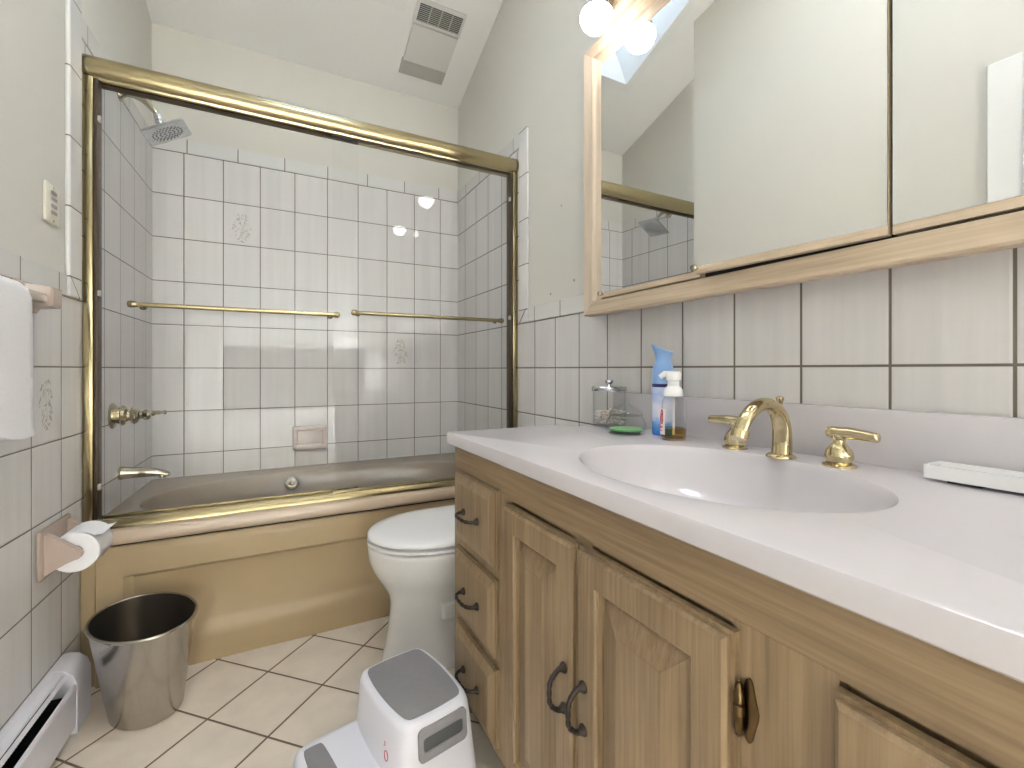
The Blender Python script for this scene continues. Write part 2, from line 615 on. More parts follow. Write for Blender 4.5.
# skylight well, trim, frame, glass
cb = MB()
wd = -0.42
slab(SX0 - .03, SX0, s0 - .03, s1 + .03, wd, -.1)
slab(SX1, SX1 + .03, s0 - .03, s1 + .03, wd, -.1)
slab(SX0, SX1, s0 - .03, s0, wd, -.1)
slab(SX0, SX1, s1, s1 + .03, wd, -.1)
sk = cb.build('window_1', M_white, smooth=False)
struct(sk)
cb = MB()
for (i0, i1, dd) in ((0.0, .03, .012), (.03, .055, .007)):
    slab(SX0 - i1, SX0 - i0, s0 - i1, s1 + i1, 0, dd)
    slab(SX1 + i0, SX1 + i1, s0 - i1, s1 + i1, 0, dd)
    slab(SX0 - i0, SX1 + i0, s0 - i1, s0 - i0, 0, dd)
    slab(SX0 - i0, SX1 + i0, s1 + i0, s1 + i1, 0, dd)
cb.build('window_trim', M_white, sk, smooth=False)
cb = MB()
slab(SX0, SX0 + .045, s0, s1, wd - .03, wd + .02)
slab(SX1 - .045, SX1, s0, s1, wd - .03, wd + .02)
slab(SX0, SX1, s0, s0 + .045, wd - .03, wd + .02)
slab(SX0, SX1, s1 - .045, s1, wd - .03, wd + .02)
cb.build('window_frame', M_white, sk, smooth=False)
cb = MB()
slab(SX0 + .045, SX1 - .045, s0 + .045, s1 - .045, wd - .012, wd - .006)
cb.build('window_pane', M_sky, sk, smooth=False)
cb = MB()

# daylight portal for the skylight (guides sampling of the real sky only)
pl = bpy.data.lights.new('skylight_daylight', 'AREA')
pl.shape = 'RECTANGLE'
pl.size = SX1 - SX0
pl.size_y = s1 - s0
pl.cycles.is_portal = True
po = bpy.data.objects.new('skylight_daylight', pl)
COL.objects.link(po)
po.location = MC((SX0 + SX1) / 2, (s0 + s1) / 2, wd - .04)
po.rotation_euler = (math.atan(-CS), 0, 0)

# door and casing on the left wall (seen in the mirror)
dr = struct(MB().box(0, -0.38, 0, .03, 0.60, 2.04, .003).build('door_1', M_white, M=ML, smooth=False))
mb = MB()
mb.box(0, 0.60, 0, .022, 0.695, 2.14, .004)
mb.box(0, -0.47, 0, .022, -0.38, 2.14, .004)
mb.box(0, -0.38, 2.045, .022, 0.60, 2.14, .004)
mb.build('door_casing', M_white, dr, M=ML, smooth=False)
MB().lathe([(.026, 0), (.026, .006), (.011, .008), (.011, .04), (.027, .05), (.028, .065), (.018, .075), (.001, .077)], ML @ Vector((.03, -.31, .98)), (1, 0, 0), 24).build('door_knob', M_pbrass, dr)


# =================================================================== TUB
tub = thing('bathtub', 'taupe drop-in bathtub with gold tan front apron and pinkish rim', 'bathtub', (0.27, 2.25, 0))
XA, XB = XL(1.86) + TT + .001, XR - TT - .001
DZ = 0.482
bc = (0.272, 2.225)


def supere(cx, cy, a, b, z, n=64, e=2.6):
    o = []
    for i in range(n):
        q = 2 * PI * i / n
        c_, s_ = math.cos(q), math.sin(q)
        o.append(Vector((cx + a * math.copysign(abs(c_) ** (2 / e), c_), cy + b * math.copysign(abs(s_) ** (2 / e), s_), z)))
    return o


mb = MB()
n = 64
rings = []
# deck rim out to a rectangle, sampled at the same angles
rect = []
for i in range(n):
    q = 2 * PI * i / n
    c_, s_ = math.cos(q), math.sin(q)
    hx0, hx1 = bc[0] - XA, XB - bc[0]
    hy0, hy1 = bc[1] - 1.862, D - TT - .001 - bc[1]
    kx = (hx1 if c_ > 0 else hx0) / max(abs(c_), 1e-6)
    ky = (hy1 if s_ > 0 else hy0) / max(abs(s_), 1e-6)
    k = min(kx, ky)
    py = bc[1] + k * s_
    rect.append(Vector((max(bc[0] + k * c_, XL(py) + TT + .001), py, DZ)))
rings.append(rect)
for a, b, z in ((.718, .328, DZ), (.711, .321, DZ - .002), (.706, .316, DZ - .010), (.699, .309, DZ - .035), (.675, .288, DZ - .14), (.64, .265, DZ - .25), (.58, .22, DZ - .33), (.45, .14, DZ - .355), (.2, .05, DZ - .36)):
    rings.append(supere(bc[0], bc[1], a, b, z, 64, 2.2))
mb.loft(rings, cap0=False, cap1=True)
mb.build('basin', M_basin, tub, ang=50)
# armrest ledge inside the right end
# rim lip along the front
mb = MB()
prof = [(1.872, .485), (1.858, .485), (1.849, .482), (1.844, .475), (1.843, .452), (1.846, .444), (1.852, .439), (1.872, .438)]
mb.loft([[Vector((XA + .008, y, z)) for y, z in prof], [Vector((XB, y, z)) for y, z in prof]])
mb.build('rim', M_lip, tub)
MB().box(XA + .012, 1.868, .405, XB, 1.874, .44).build('painted_gap_shade', M_blk, tub, smooth=False)  # black strip stands in for the shade under the rim lip
# apron with a recessed panel
mb = MB()
ya = 1.858
X0, X1 = -0.482, XB


def aprof(z):
    pass


# vertical section swept in x; recess fades out at both ends
zs = [0.0, .02, .075, .095, .112, .125, .14, .25, .305, .320, .328, .334, .35, .400, .418, .428, .432]
dep = [0, 0, 0, .001, .006, .014, .018, .018, .018, .017, .012, .0, 0, 0, .002, .006, .014]
xsn = [X0, X0 + .004, X0 + .07, X0 + .082, X0 + .094, X0 + .12, 0.2, 0.6, X1 - .12, X1 - .094, X1 - .082, X1 - .07, X1]
wx = [0, 0, 0, .5, 1, 1, 1, 1, 1, 1, .5, 0, 0]
ring = []
for xi, (x, w) in enumerate(zip(xsn, wx)):
    col_ = []
    for z, d_ in zip(zs, dep):
        dd = d_ * w if .09 < z < .34 else d_
        if xi == 0:
            dd += .01
        col_.append(Vector((x, ya + dd, z)))
    col_.append(Vector((x, 1.90, .432)))
    col_.append(Vector((x, 1.90, 0)))
    ring.append(col_)
mb.loft(ring)
mb.build('apron', M_apron, tub, ang=28)
MB().box(XL(1.86) + TT, 1.874, 0, X0 + .004, 1.90, .44).build('filler_strip', M_apron, tub, smooth=False)
# whirlpool jet and overflow
def jet(c, ax, r):
    mb = MB()
    mb.lathe([(r, 0), (r, .006), (r * .86, .010), (r * .72, .006), (r * .5, .004)], c, ax, 28)
    j = mb.build('whirlpool_jet', M_chrome, tub)
    MB().lathe([(r * .5, 0), (r * .5, .012), (r * .36, .02), (r * .1, .023)], c, ax, 24).build('jet_nozzle', M_nickel, j)


jet((0.095, bc[1] + .290, DZ - .055), (0, -1, .2), .034)
MB().lathe([(.01, 0), (.01, .004), (.004, .006)], (-.40, 2.13, DZ - .02), (1, .3, .3), 16).build('air_button', M_chrome, tub)


# =================================================================== SHOWER ENCLOSURE
sh = thing('shower_enclosure', 'brass framed sliding glass shower doors standing on the tub rim', 'shower doors', (0.26, 1.91, DZ))
HX0, HX1 = XL(1.9) + TT + .001, XR - TT - .001
mb = MB()
hp = [(1.945, 1.906), (1.945, 1.976), (1.905, 1.978), (1.884, 1.974), (1.874, 1.966), (1.869, 1.954), (1.868, 1.940), (1.870, 1.926), (1.877, 1.914), (1.884, 1.909), (1.886, 1.903), (1.896, 1.903), (1.896, 1.908)]
mb.loft([[Vector((HX0, y, z)) for y, z in hp], [Vector((HX1, y, z)) for y, z in hp]])
mb.build('header', M_brass, sh, ang=30)
mb = MB()
tp = [(1.945, .483), (1.945, .497), (1.938, .500), (1.932, .497), (1.926, .504), (1.918, .504), (1.914, .497), (1.905, .500), (1.893, .509), (1.885, .509), (1.876, .497), (1.874, .4855)]
mb.loft([[Vector((HX0, y, z)) for y, z in tp], [Vector((HX1, y, z)) for y, z in tp]])
mb.build('bottom_track', M_brass, sh, ang=30)
for x0, x1, sx in ((HX0, HX0 + .026, 1), (HX1 - .026, HX1, -1)):
    j = MB().box(x0, 1.876, .50, x1, 1.935, 1.908, .004).build('side_jamb', M_brass, sh)
    xi = x1 if sx > 0 else x0
    MB().box(xi, 1.882, .50, xi + sx * .010, 1.925, 1.906, .002).build('rubber_seal', M_dark, j)
    for z in (1.23, 1.78, .62):
        MB().box(xi + sx * .010, 1.878, z - .009, xi + sx * .019, 1.893, z + .009, .002).build('bumper', M_grey, j)
for nm, x0, x1, yy, bx0, bx1, bz in (('left', HX0 + .036, .313, 1.925, -.3945, .2296, 1.1985), ('right', .215, HX1 - .036, 1.897, .285, .931, 1.211)):
    g = MB().box(x0, yy - .003, .512, x1, yy + .003, 1.91).build('sliding_door', M_glass, sh, smooth=False)
    yb = 1.858
    bp_ = [(bx0 + .018, yy - .003, bz), (bx0 + .018, yb + .016, bz)] + arc((bx0 + .034, yb + .016, bz), .016, PI, 1.5 * PI, 5, (1, 0, 0), (0, 1, 0)) + \
        arc((bx1 - .034, yb + .016, bz), .016, 1.5 * PI, 2 * PI, 5, (1, 0, 0), (0, 1, 0)) + [(bx1 - .018, yb + .016, bz), (bx1 - .018, yy - .003, bz)]
    mb = MB()
    mb.tube([(bx0 + .005, yb, bz), (bx1 - .005, yb, bz)], .0078, 16)
    for xx, sg in ((bx0, 1), (bx1, -1)):
        mb.lathe([(.001, -.012), (.008, -.010), (.0115, -.003), (.0105, .006), (.0085, .014)], (xx + sg * .004, yb, bz), (sg, 0, 0), 16)
        mb.tube([(xx + sg * .022, yy - .003, bz), (xx + sg * .022, yb, bz)], .0055, 12)
        mb.lathe([(.011, 0), (.011, .004), (.006, .009)], (xx + sg * .022, yy - .003, bz), (0, -1, 0), 16)
    mb.build('towel_bar', M_brass, g)
    # hanger rail on top of each pane
    MB().box(x0, yy - .007, 1.898, x1, yy + .007, 1.93, .001).build('hanger_rail', M_dark, g, smooth=False)
    MB().box(x0, yy - .005, .507, x1, yy + .005, .518, .001).build('bottom_rail', M_brass, g, smooth=False)

# =================================================================== SHOWER FITTINGS
bx = XL(2.215) + TT
SY = 2.215
shw = thing('rain_shower', 'square chrome rain shower head on a bent wall arm', 'shower head', (bx, SY, 2.03))
MB().lathe([(.028, 0), (.028, .004), (.024, .010), (.013, .016), (.011, .02)], (bx, SY, 2.03), (1, 0, 0), 28).build('flange', M_nickel, shw)
nn = Vector((.48, .035, -.877)).normalized()
hc = Vector((-.357, SY, 1.918)) - nn * .010
pc = hc - nn * .052
ap = spline([(bx, SY, 2.03), (bx + .035, SY, 2.034), (bx + .07, SY, 2.024), tuple(pc - nn * .022), tuple(pc)], 6)
MB().tube(ap, .0105, 16).build('arm', M_nickel, shw)
MB().lathe([(.013, -.004), (.015, 0), (.015, .014), (.019, .018), (.019, .026), (.014, .034), (.016, .04), (.02, .052)], pc, nn, 24).build('swivel_joint', M_chrome, shw)
e1 = Vector((.874, -.101, .475))
e1 = (e1 - nn * e1.dot(nn)).normalized()
e2 = nn.cross(e1)
MH = Matrix((( e1.x, e2.x, nn.x, hc.x), (e1.y, e2.y, nn.y, hc.y), (e1.z, e2.z, nn.z, hc.z), (0, 0, 0, 1)))
mb = MB()
mb.loft([rrect(0, 0, .03, .03, .012, -.004), rrect(0, 0, .06, .06, .01, .002), rrect(0, 0, .076, .076, .006, .006), rrect(0, 0, .077, .077, .006, .013), rrect(0, 0, .074, .074, .006, .015)])
hd = mb.build('head_plate', M_chrome, shw, M=MH)
mb = MB()
for rr, k in ((.012, 6), (.026, 12), (.040, 18), (.052, 24)):
    for i in range(k):
        mb.lathe([(.0028, 0), (.0026, .002), (.0012, .003)], (rr * math.cos(2 * PI * i / k), rr * math.sin(2 * PI * i / k), .015), (0, 0, 1), 8)
mb.build('spray_nozzles', M_slot, hd, M=MH)

vb = XL(2.12) + TT
vz = 0.822
vv = thing('shower_valve', 'ornate nickel shower valve with lever on the left tub wall', 'valve', (vb, 2.14, vz))
MB().lathe([(.046, 0), (.047, .004), (.040, .010), (.030, .013), (.026, .018)], (vb, 2.14, vz), (1, 0, 0), 32).build('escutcheon', M_nickel, vv)
MB().lathe([(.024, .014), (.032, .022), (.037, .032), (.032, .042), (.020, .048), (.018, .052), (.030, .058), (.034, .066), (.028, .076), (.016, .082), (.013, .088), (.019, .094), (.02, .104), (.015, .112), (.006, .116)], (vb, 2.14, vz), (1, 0, 0), 32).build('valve_body', M_nickel, vv)
MB().tube(spline([(vb + .1, 2.14, vz), (vb + .12, 2.165, vz + .004), (vb + .132, 2.20, vz + .002), (vb + .14, 2.235, vz)], 5), [.011] * 5 + [.008] * 5 + [.0065] * 4 + [.009, .007], 14).build('lever', M_nickel, vv)

sp_ = thing('tub_spout', 'nickel tub spout below the shower valve', 'spout', (vb, 2.22, .60))
mb = MB()
sx = [(0, .0, .026, .024), (.012, 0, .027, .025), (.02, 0, .024, .022), (.07, -.002, .023, .020), (.11, -.006, .021, .016), (.14, -.012, .019, .012), (.158, -.018, .014, .007)]
mb.loft([[Vector((vb + x, 2.22 + w * math.cos(2 * PI * k / 24), .598 + dz + h * math.sin(2 * PI * k / 24))) for k in range(24)] for x, dz, w, h in sx])
mb.build('spout_body', M_nickel, sp_)
MB().lathe([(.012, 0), (.013, .012), (.011, .014)], (vb + .135, 2.22, .583), (0, 0, -1), 18).build('aerator', M_nickel, sp_)

sd = thing('soap_dish', 'pink beige ceramic soap dish set in the back tub wall', 'soap dish', (.188, D, .58))
yw = D - TT
mb = MB()
mb.box(.104, yw - .022, .568, .128, yw, .692, .006)
mb.box(.249, yw - .022, .568, .273, yw, .692, .006)
mb.box(.110, yw - .022, .668, .268, yw, .692, .006)
mb.box(.110, yw - .028, .568, .268, yw, .590, .006)
mb.box(.110, yw - .006, .575, .268, yw, .685)
mb.build('frame', M_pink, sd)
mb = MB()
mb.box(.116, yw - .06, .572, .262, yw - .01, .584, .005)
mb.box(.116, yw - .064, .572, .262, yw - .054, .602, .004)
mb.build('tray', M_pink, sd)

# =================================================================== TOILET
to = thing('toilet', 'white elongated toilet with closed lid beside the vanity', 'toilet', (.62, 1.55, 0))
yc = 1.55


def dshape(fx, bx_, w, z, n=40, e=2.2):
    """rounded front at fx (low x), squarer back at bx_"""
    o = []
    mid = fx + min(.24, (bx_ - fx) * .5)
    for i in range(n):
        q = 2 * PI * i / n
        c_, s_ = math.cos(q), math.sin(q)
        if c_ < 0:
            x = mid + (mid - fx) * c_
            y = w * s_
        else:
            ee = 5
            x = mid + (bx_ - mid) * abs(c_) ** (2 / ee)
            y = w * math.copysign(abs(s_) ** (2 / ee), s_)
        o.append(Vector((x, yc + y, z)))
    return o


mb = MB()
secs = [(.334, .90, .112, 0), (.327, .90, .118, .004), (.328, .90, .117, .02), (.340, .90, .110, .07), (.353, .90, .105, .15), (.358, .90, .104, .20), (.352, .90, .110, .235), (.333, .90, .130, .27), (.308, .90, .158, .31), (.291, .90, .178, .35), (.285, .90, .187, .385), (.285, .90, .188, .402), (.291, .90, .183, .408)]
mb.loft([dshape(*s_) for s_ in spline(secs, 3)])
mb.build('bowl', M_china, to, ang=60)
for sg in (-1, 1):
    MB().box(.50, yc + sg * .085, .158, .80, yc + sg * .113, .218, .013, 4).build('trapway', M_china, to)
mb = MB()
mb.loft([dshape(.298, .80, .176, .4125), dshape(.283, .80, .189, .415), dshape(.283, .80, .189, .423), dshape(.291, .80, .182, .4255)])
mb.build('seat', M_seat, to, ang=60)
mb = MB()
mb.loft([dshape(.296, .80, .178, .4305), dshape(.284, .80, .190, .4335), dshape(.284, .80, .190, .442), dshape(.291, .80, .184, .448), dshape(.328, .78, .155, .453), dshape(.42, .74, .08, .4555)])
mb.build('lid', M_seat, to, ang=60)
mb = MB()
mb.box(.82, 1.35, .405, 1.018, 1.75, .70, .02, 3)
mb.build('tank', M_china, to)
MB().box(.805, 1.335, .70, 1.02, 1.765, .735, .01, 3).build('tank_lid', M_china, to)
MB().tube([(.82, 1.70, .64), (.80, 1.70, .64), (.795, 1.64, .635)], .007, 12).build('flush_lever', M_chrome, to)

# =================================================================== WASTE BIN
bn = thing('waste_bin', 'oval stainless steel waste bin between heater and tub', 'bin', (-.32, 1.665, 0))
rot = math.radians(118)


def ell(cx, cy, a, b, z, n=56):
    o = []
    for i in range(n):
        q = 2 * PI * i / n
        x, y = a * math.cos(q), b * math.sin(q)
        o.append(Vector((cx + x * math.cos(rot) - y * math.sin(rot), cy + x * math.sin(rot) + y * math.cos(rot), z)))
    return o


BH = .29
R0 = (-.319, 1.688, .106, .085)
R1 = (-.319, 1.650, .157, .118)


def bl(t_, g=0):
    return [R0[i] + (R1[i] - R0[i]) * t_ - (g if i > 1 else 0) for i in range(4)]


mb = MB()
rg = [ell(*bl(0, .01), .0), ell(*bl(0, .0), .003), ell(*bl(0, -.001), .008), ell(*bl(.03), .012)]
for i in range(1, 9):
    rg.append(ell(*bl(i / 8 * .97 + .03), .012 + (BH - .016) * i / 8))
rg.append(ell(*bl(1, .003), BH - .003))
for i in range(8, -1, -1):
    rg.append(ell(*bl(i / 8 * .97 + .03, .003), .013 + (BH - .018) * i / 8))
rg.append(ell(*bl(0, .03), .012))
mb.loft(rg)
b_ = mb.build('bucket', M_steel, bn, ang=50)
mb = MB()
pr = [(.003, -.006), (-.003, -.004), (-.004, 0), (-.002, .003), (.002, .003), (.004, 0)]
mb.loft([ell(*bl(1, -dx), BH - .004 + dz) for dx, dz in [(a, b) for a, b in ((-.002, -.006), (.003, -.005), (.005, -.001), (.003, .003), (-.001, .003), (-.003, 0))]], cap0=False, cap1=False)
mb.build('rolled_rim', M_steel, bn)

# =================================================================== BASEBOARD HEATER
he = thing('baseboard_heater', 'white baseboard heater along the left wall below the paper holder', 'heater', (XL(1.2), 1.2, 0))
MHt = ML @ Matrix.Diagonal((1, 1, .86, 1))
Y0, Y1 = 0.74, 1.745
g = TT + .001
mb = MB()
mb.loft([[Vector((d_, y, z)) for d_, z in ((g, .206), (.024, .207), (.038, .202), (.041, .196), (.038, .195), (.022, .202), (g, .201))] for y in (Y0, Y1)])
mb.build('top_cover', M_heat, he, M=MHt, smooth=False)
mb = MB()
mb.loft([[Vector((d_, y, z)) for d_, z in ((.062, .022), (.064, .024), (.066, .150), (.063, .158), (.059, .160), (.058, .157), (.061, .149), (.060, .024))] for y in (Y0, Y1)])
mb.build('front_panel', M_heat, he, M=MHt, smooth=False)
MB().box(g, Y0, .03, .012, Y1, .20).build('back_plate', M_heat, he, M=MHt, smooth=False)
mb = MB()
mb.loft([[Vector((d_, y, z)) for d_, z in ((.0435, .195), (.0495, .185), (.0485, .184), (.0425, .194))] for y in (Y0, Y1 - .01)])
mb.build('damper', M_heat, he, M=MHt, smooth=False)
mb = MB()
mb.box(.0125, Y0, .03, .0135, Y1 - .09, .195)  # black sheet over the back plate paints the shade inside the slot
mb.tube([(.033, Y0, .085), (.033, Y1, .085)], .011, 12)
for i in range(92):
    y = Y0 + .005 + i * .01
    mb.box(.014, y, .055, .056, y + .0012, .125)
mb.build('fins_and_painted_shade', M_blk, he, M=MHt, smooth=False)
mb = MB()
cp = [(g, 0.0), (g, .208), (.02, .210), (.042, .203), (.059, .184), (.067, .158), (.0675, .10), (.0675, 0.0)]
cp2 = [(g, 0.004), (g, .203), (.02, .204), (.040, .198), (.055, .180), (.062, .155), (.063, .10), (.063, 0.004)]
mb.loft([[Vector((d_, Y1 - .085, z)) for d_, z in cp], [Vector((d_, Y1 + .008, z)) for d_, z in cp], [Vector((d_, Y1 + .013, z)) for d_, z in cp2]])
mb.build('end_cap', M_heat, he, M=MHt, ang=40)

# =================================================================== PAPER HOLDER AND ROLL
MP = ML @ Matrix.Translation((0, 0, -.018))
ph = thing('paper_holder', 'pink beige ceramic toilet paper holder on the left wall', 'paper holder', (XL(1.62), 1.62, .47))
MB().box(g, 1.600, .462, .016, 1.780, .592, .008, 3).build('back_plate', M_pink, ph, M=MP)
for y in (1.615, 1.747):
    mb = MB()
    pf = [(.012, .468), (.012, .582), (.028, .574), (.062, .546), (.084, .530), (.091, .518), (.087, .508), (.062, .498), (.032, .482)]
    mb.loft([[Vector((d_, y + .002, z)) for d_, z in pf], [Vector((d_, y + .018, z)) for d_, z in pf]])
    mb.build('arm', M_pink, ph, M=MP)
MB().tube([(.068, 1.625, .517), (.068, 1.753, .517)], .009, 16).build('roller', M_card, ph, M=MP)
ro = thing('toilet_paper_roll', 'white toilet paper roll on the ceramic holder', 'toilet paper', (XL(1.61) + .085, 1.61, .49))
mb = MB()
ring = []
RC = (.068, .517)
for y, r in ((1.637, .020), (1.637, .0505), (1.639, .053), (1.740, .053), (1.742, .0505), (1.742, .020)):
    ring.append([Vector((RC[0] + r * math.cos(2 * PI * k / 40), y, RC[1] + r * math.sin(2 * PI * k / 40))) for k in range(40)])
ring.append([Vector(v) for v in ring[0]])
mb.loft(ring, False, False)
mb.build('roll', M_paper, ro, M=MP)
mb = MB()
sh_ = [(RC[0] + (.0538 + .0006 * i) * math.cos(1.9 - .14 * i), RC[1] + (.0538 + .0004 * i) * math.sin(1.9 - .14 * i)) for i in range(9)]
sh_ += [(sh_[-1][0] + .012, sh_[-1][1] + .001), (sh_[-1][0] + .02, sh_[-1][1] + .004)]
mb.loft([[Vector((d_, y, z)) for d_, z in sh_ + [(a, b - .0006) for a, b in reversed(sh_)]] for y in (1.639, 1.740)])
mb.build('loose_sheet', M_paper, ro, M=MP)
mb = MB()
mb.loft([[Vector((RC[0] + r * math.cos(2 * PI * k / 32), y, RC[1] + r * math.sin(2 * PI * k / 32))) for k in range(32)] for y, r in ((1.638, .0185), (1.638, .0205), (1.741, .0205), (1.741, .0185), (1.638, .0185))], False, False)
mb.build('core', M_card, ro, M=MP)

# =================================================================== TOWEL BAR AND TOWEL
tb = thing('towel_bar', 'ceramic towel bar with pink beige posts on the left wall', 'towel bar', (XL(1.4), 1.4, 1.17))
for y in (1.540, 0.95):
    mb = MB()
    mb.loft([[Vector((d_, y + yy, 1.168 + zz)) for yy, zz in ((hy, hz), (-hy, hz), (-hy, -hz), (hy, -hz))] for d_, hy, hz in ((g, .055, .036), (.010, .055, .036), (.016, .048, .031), (.024, .036, .027), (.05, .028, .025), (.066, .027, .024), (.070, .022, .020))])
    mb.build('post', M_pink, tb, M=ML)
M_bar = simple('smoky_acrylic_bar', rgb(176, 166, 154), 0.12, var=.04, coat=.5)
MB().box(.038, .955, 1.150, .060, 1.535, 1.174, .006, 3).build('bar', M_bar, tb, M=ML)
# towel folded over the bar: an upside-down U with thickness
mb = MB()
path = [(.030, .93), (.030, 1.0), (.030, 1.08), (.031, 1.14), (.032, 1.166), (.040, 1.1755), (.050, 1.1765), (.062, 1.170), (.067, 1.15), (.069, 1.09), (.070, 1.0), (.072, .90), (.075, .848)]
th_ = .008
P = [Vector((a, b)) for a, b in spline(path, 5)]
outer, inner = [], []
for i, p in enumerate(P):
    t_ = (P[min(i + 1, len(P) - 1)] - P[max(i - 1, 0)]).normalized()
    nrm = Vector((-t_.y, t_.x))
    outer.append(p + nrm * th_)
    inner.append(p)
ring = []
ny = 14
for k in range(ny + 1):
    f = k / ny
    y = 1.03 + (1.408 - 1.03) * f
    e = 1 if k not in (0, ny) else .55
    r_ = []
    for i, p in enumerate(outer):
        wob = .0022 * math.sin(f * 17 + p.y * 9) * max(0, (1.17 - p.y) * 3)
        hem = .006 if p.y < .875 and i > 20 and abs(p.y - .868) > .008 else 0
        edge = -.014 * max(0, 1 - abs(p.y - 1.172) / .02) if k == ny else 0
        q = inner[i] + (p - inner[i]) * e
        side = -.012 * (1.17 - p.y) if k == ny else 0
        r_.append(Vector((q.x + wob + (hem * .4), y + edge + side + (.004 * math.sin(p.y * 40) if k == ny else 0), q.y - .006 * math.sin(f * 9) * (1 if i > len(P) - 3 else 0))))
    for i in range(len(inner) - 1, -1, -1):
        q = outer[i] + (inner[i] - outer[i]) * e
        r_.append(Vector((q.x, y + (-.012 * (1.17 - q.y) if k == ny else 0), q.y)))
    ring.append(r_)
mb.loft(ring)
tw = mb.build('towel', M_towel, None, M=ML, ang=70)
tag(tw, 'white terry hand towel hanging over the ceramic bar', 'towel')

# =================================================================== WALL TIMER SWITCH
sw = thing('wall_switch', 'almond timer switch plate with four buttons on the left wall', 'switch', (XL(1.69), 1.69, 1.436))
MB().box(.0003, 1.648, 1.386, .008, 1.728, 1.492, .003).build('plate', M_almond, sw, M=ML)
for i in range(4):
    z = 1.412 + i * .018
    MB().box(.008, 1.674, z, .0105, 1.706, z + .009, .001).build('button', M_grey, sw, M=ML)
for z in (1.394, 1.484):
    MB().lathe([(.003, 0), (.003, .001), (.001, .0016)], ML @ Vector((.008, 1.69, z)), (1, 0, 0), 10).build('screw', M_nickel, sw)

# =================================================================== STEP STOOL
SC0 = Vector((.303, 1.085, 0))
MS = Matrix.Translation(SC0) @ Matrix.Rotation(math.radians(11.5), 4, 'Z')
stl = thing('step_stool', 'white two-step plastic stool with grey pads by the vanity', 'stool', SC0)
mb = MB()


def bowed(cx, hx0, hx1, hy, r, z, bow, n=8):
    """rounded rectangle with bowed sides; hx0 front half width (low y), hx1 rear"""
    o = []
    N = 14
    def side(p, q, nrm):
        pts = []
        for i in range(N):
            f = (i + .5) / N
            k = 4 * f * (1 - f)
            pts.append(p.lerp(q, f) + nrm * bow * k)
        return pts
    A, B, C, Dd = Vector((cx + hx1, hy, z)), Vector((cx - hx1, hy, z)), Vector((cx - hx0, -hy, z)), Vector((cx + hx0, -hy, z))
    loop = []
    for p, q, nn_ in ((A, B, Vector((0, .5, 0))), (B, C, Vector((-1, 0, 0))), (C, Dd, Vector((0, -.5, 0))), (Dd, A, Vector((1, 0, 0)))):
        loop += side(p, q, nn_)
    # round the corners by smoothing
    for it in range(r):
        loop = [(loop[i - 1] + loop[i] * 2 + loop[(i + 1) % len(loop)]) / 4 for i in range(len(loop))]
    return loop


prof = [(.108, .098, .143, 0.0, .008), (.107, .097, .142, .004, .008), (.098, .092, .136, .09, .009), (.088, .088, .1275, .19, .010), (.0835, .086, .1245, .224, .010), (.080, .083, .121, .235, .010), (.074, .077, .115, .240, .010), (.068, .071, .108, .2405, .010)]
mb.loft([bowed(0, a, b, c_, 2, z, bw) for a, b, c_, z, bw in prof])
mb.build('body', M_stool, stl, M=MS, ang=60)
mb = MB()
mb.loft([bowed(0, .068, .071, .108, 1, .240, .010), bowed(0, .068, .071, .108, 1, .2425, .010), bowed(0, .064, .067, .104, 1, .2432, .010)])
mb.build('top_pad', M_pad, stl, M=MS, ang=40)
mb = MB()
prof = [(.098, .098, .140, 0.0), (.097, .097, .139, .004), (.090, .090, .131, .095), (.086, .086, .127, .112), (.078, .078, .119, .120), (.070, .070, .110, .1205)]
mb.loft([bowed(-.150, a, b, c_, 2, z, .008) for a, b, c_, z in prof])
mb.build('lower_step', M_stool, stl, M=MS, ang=60)
mb = MB()
mb.loft([bowed(-.200, .021, .021, .102, 1, .1202, .004), bowed(-.200, .021, .021, .102, 1, .1226, .004)])
mb.build('lower_pad', M_pad, stl, M=MS, ang=40)
# grip opening on the near side: follows the sloped face
def face_pt(x, z, off):
    # near face y at height z
    tz = z / .222
    y = -(.1435 + (.1245 - .1435) * tz) - .006
    return Vector((x, y - off, z))


def gripring(hx, z0, z1, off, r=.012, n=5):
    pts = []
    cz, hz = (z0 + z1) / 2, (z1 - z0) / 2
    for sx, sz, a0 in ((1, 1, 0), (-1, 1, PI / 2), (-1, -1, PI), (1, -1, 3 * PI / 2)):
        for i in range(n + 1):
            a = a0 + PI / 2 * i / n
            pts.append(face_pt(.006 + sx * (hx - r) + r * math.cos(a), cz + sz * (hz - r) + r * math.sin(a), off))
    return pts


mb = MB()
mb.loft([gripring(.060, .158, .226, -.004), gripring(.060, .158, .226, .002), gripring(.057, .161, .223, .0035), gripring(.050, .176, .207, .0035, .007), gripring(.049, .177, .206, .0005, .007)], cap0=True, cap1=True)
mb.build('grip_surround', M_pad, stl, M=MS, ang=30)
MB().loft([gripring(.0485, .1775, .2055, -.001, .007), gripring(.0485, .1775, .2055, .0012, .007)]).build('grip_slot', M_slot, stl, M=MS, ang=30)
# small red maker's mark on the left face: a loop and a tick
def side_pt(y, z, off=.0):
    tz = z / .222
    return Vector((-(.1035 + (.0845 - .1035) * tz) - .0108 - off, y, z))


mb = MB()
mb.tube([side_pt(-.074 + .0085 * math.cos(q) * (1 + .15 * math.sin(q)), .163 + .0095 * math.sin(q)) for q in [2 * PI * i / 24 for i in range(25)]], .0009, 6)
mb.tube([side_pt(-.060, .176), side_pt(-.066, .181), side_pt(-.062, .187)], .0008, 6)
mb.build('printed_mark', M_red, stl, M=MS)

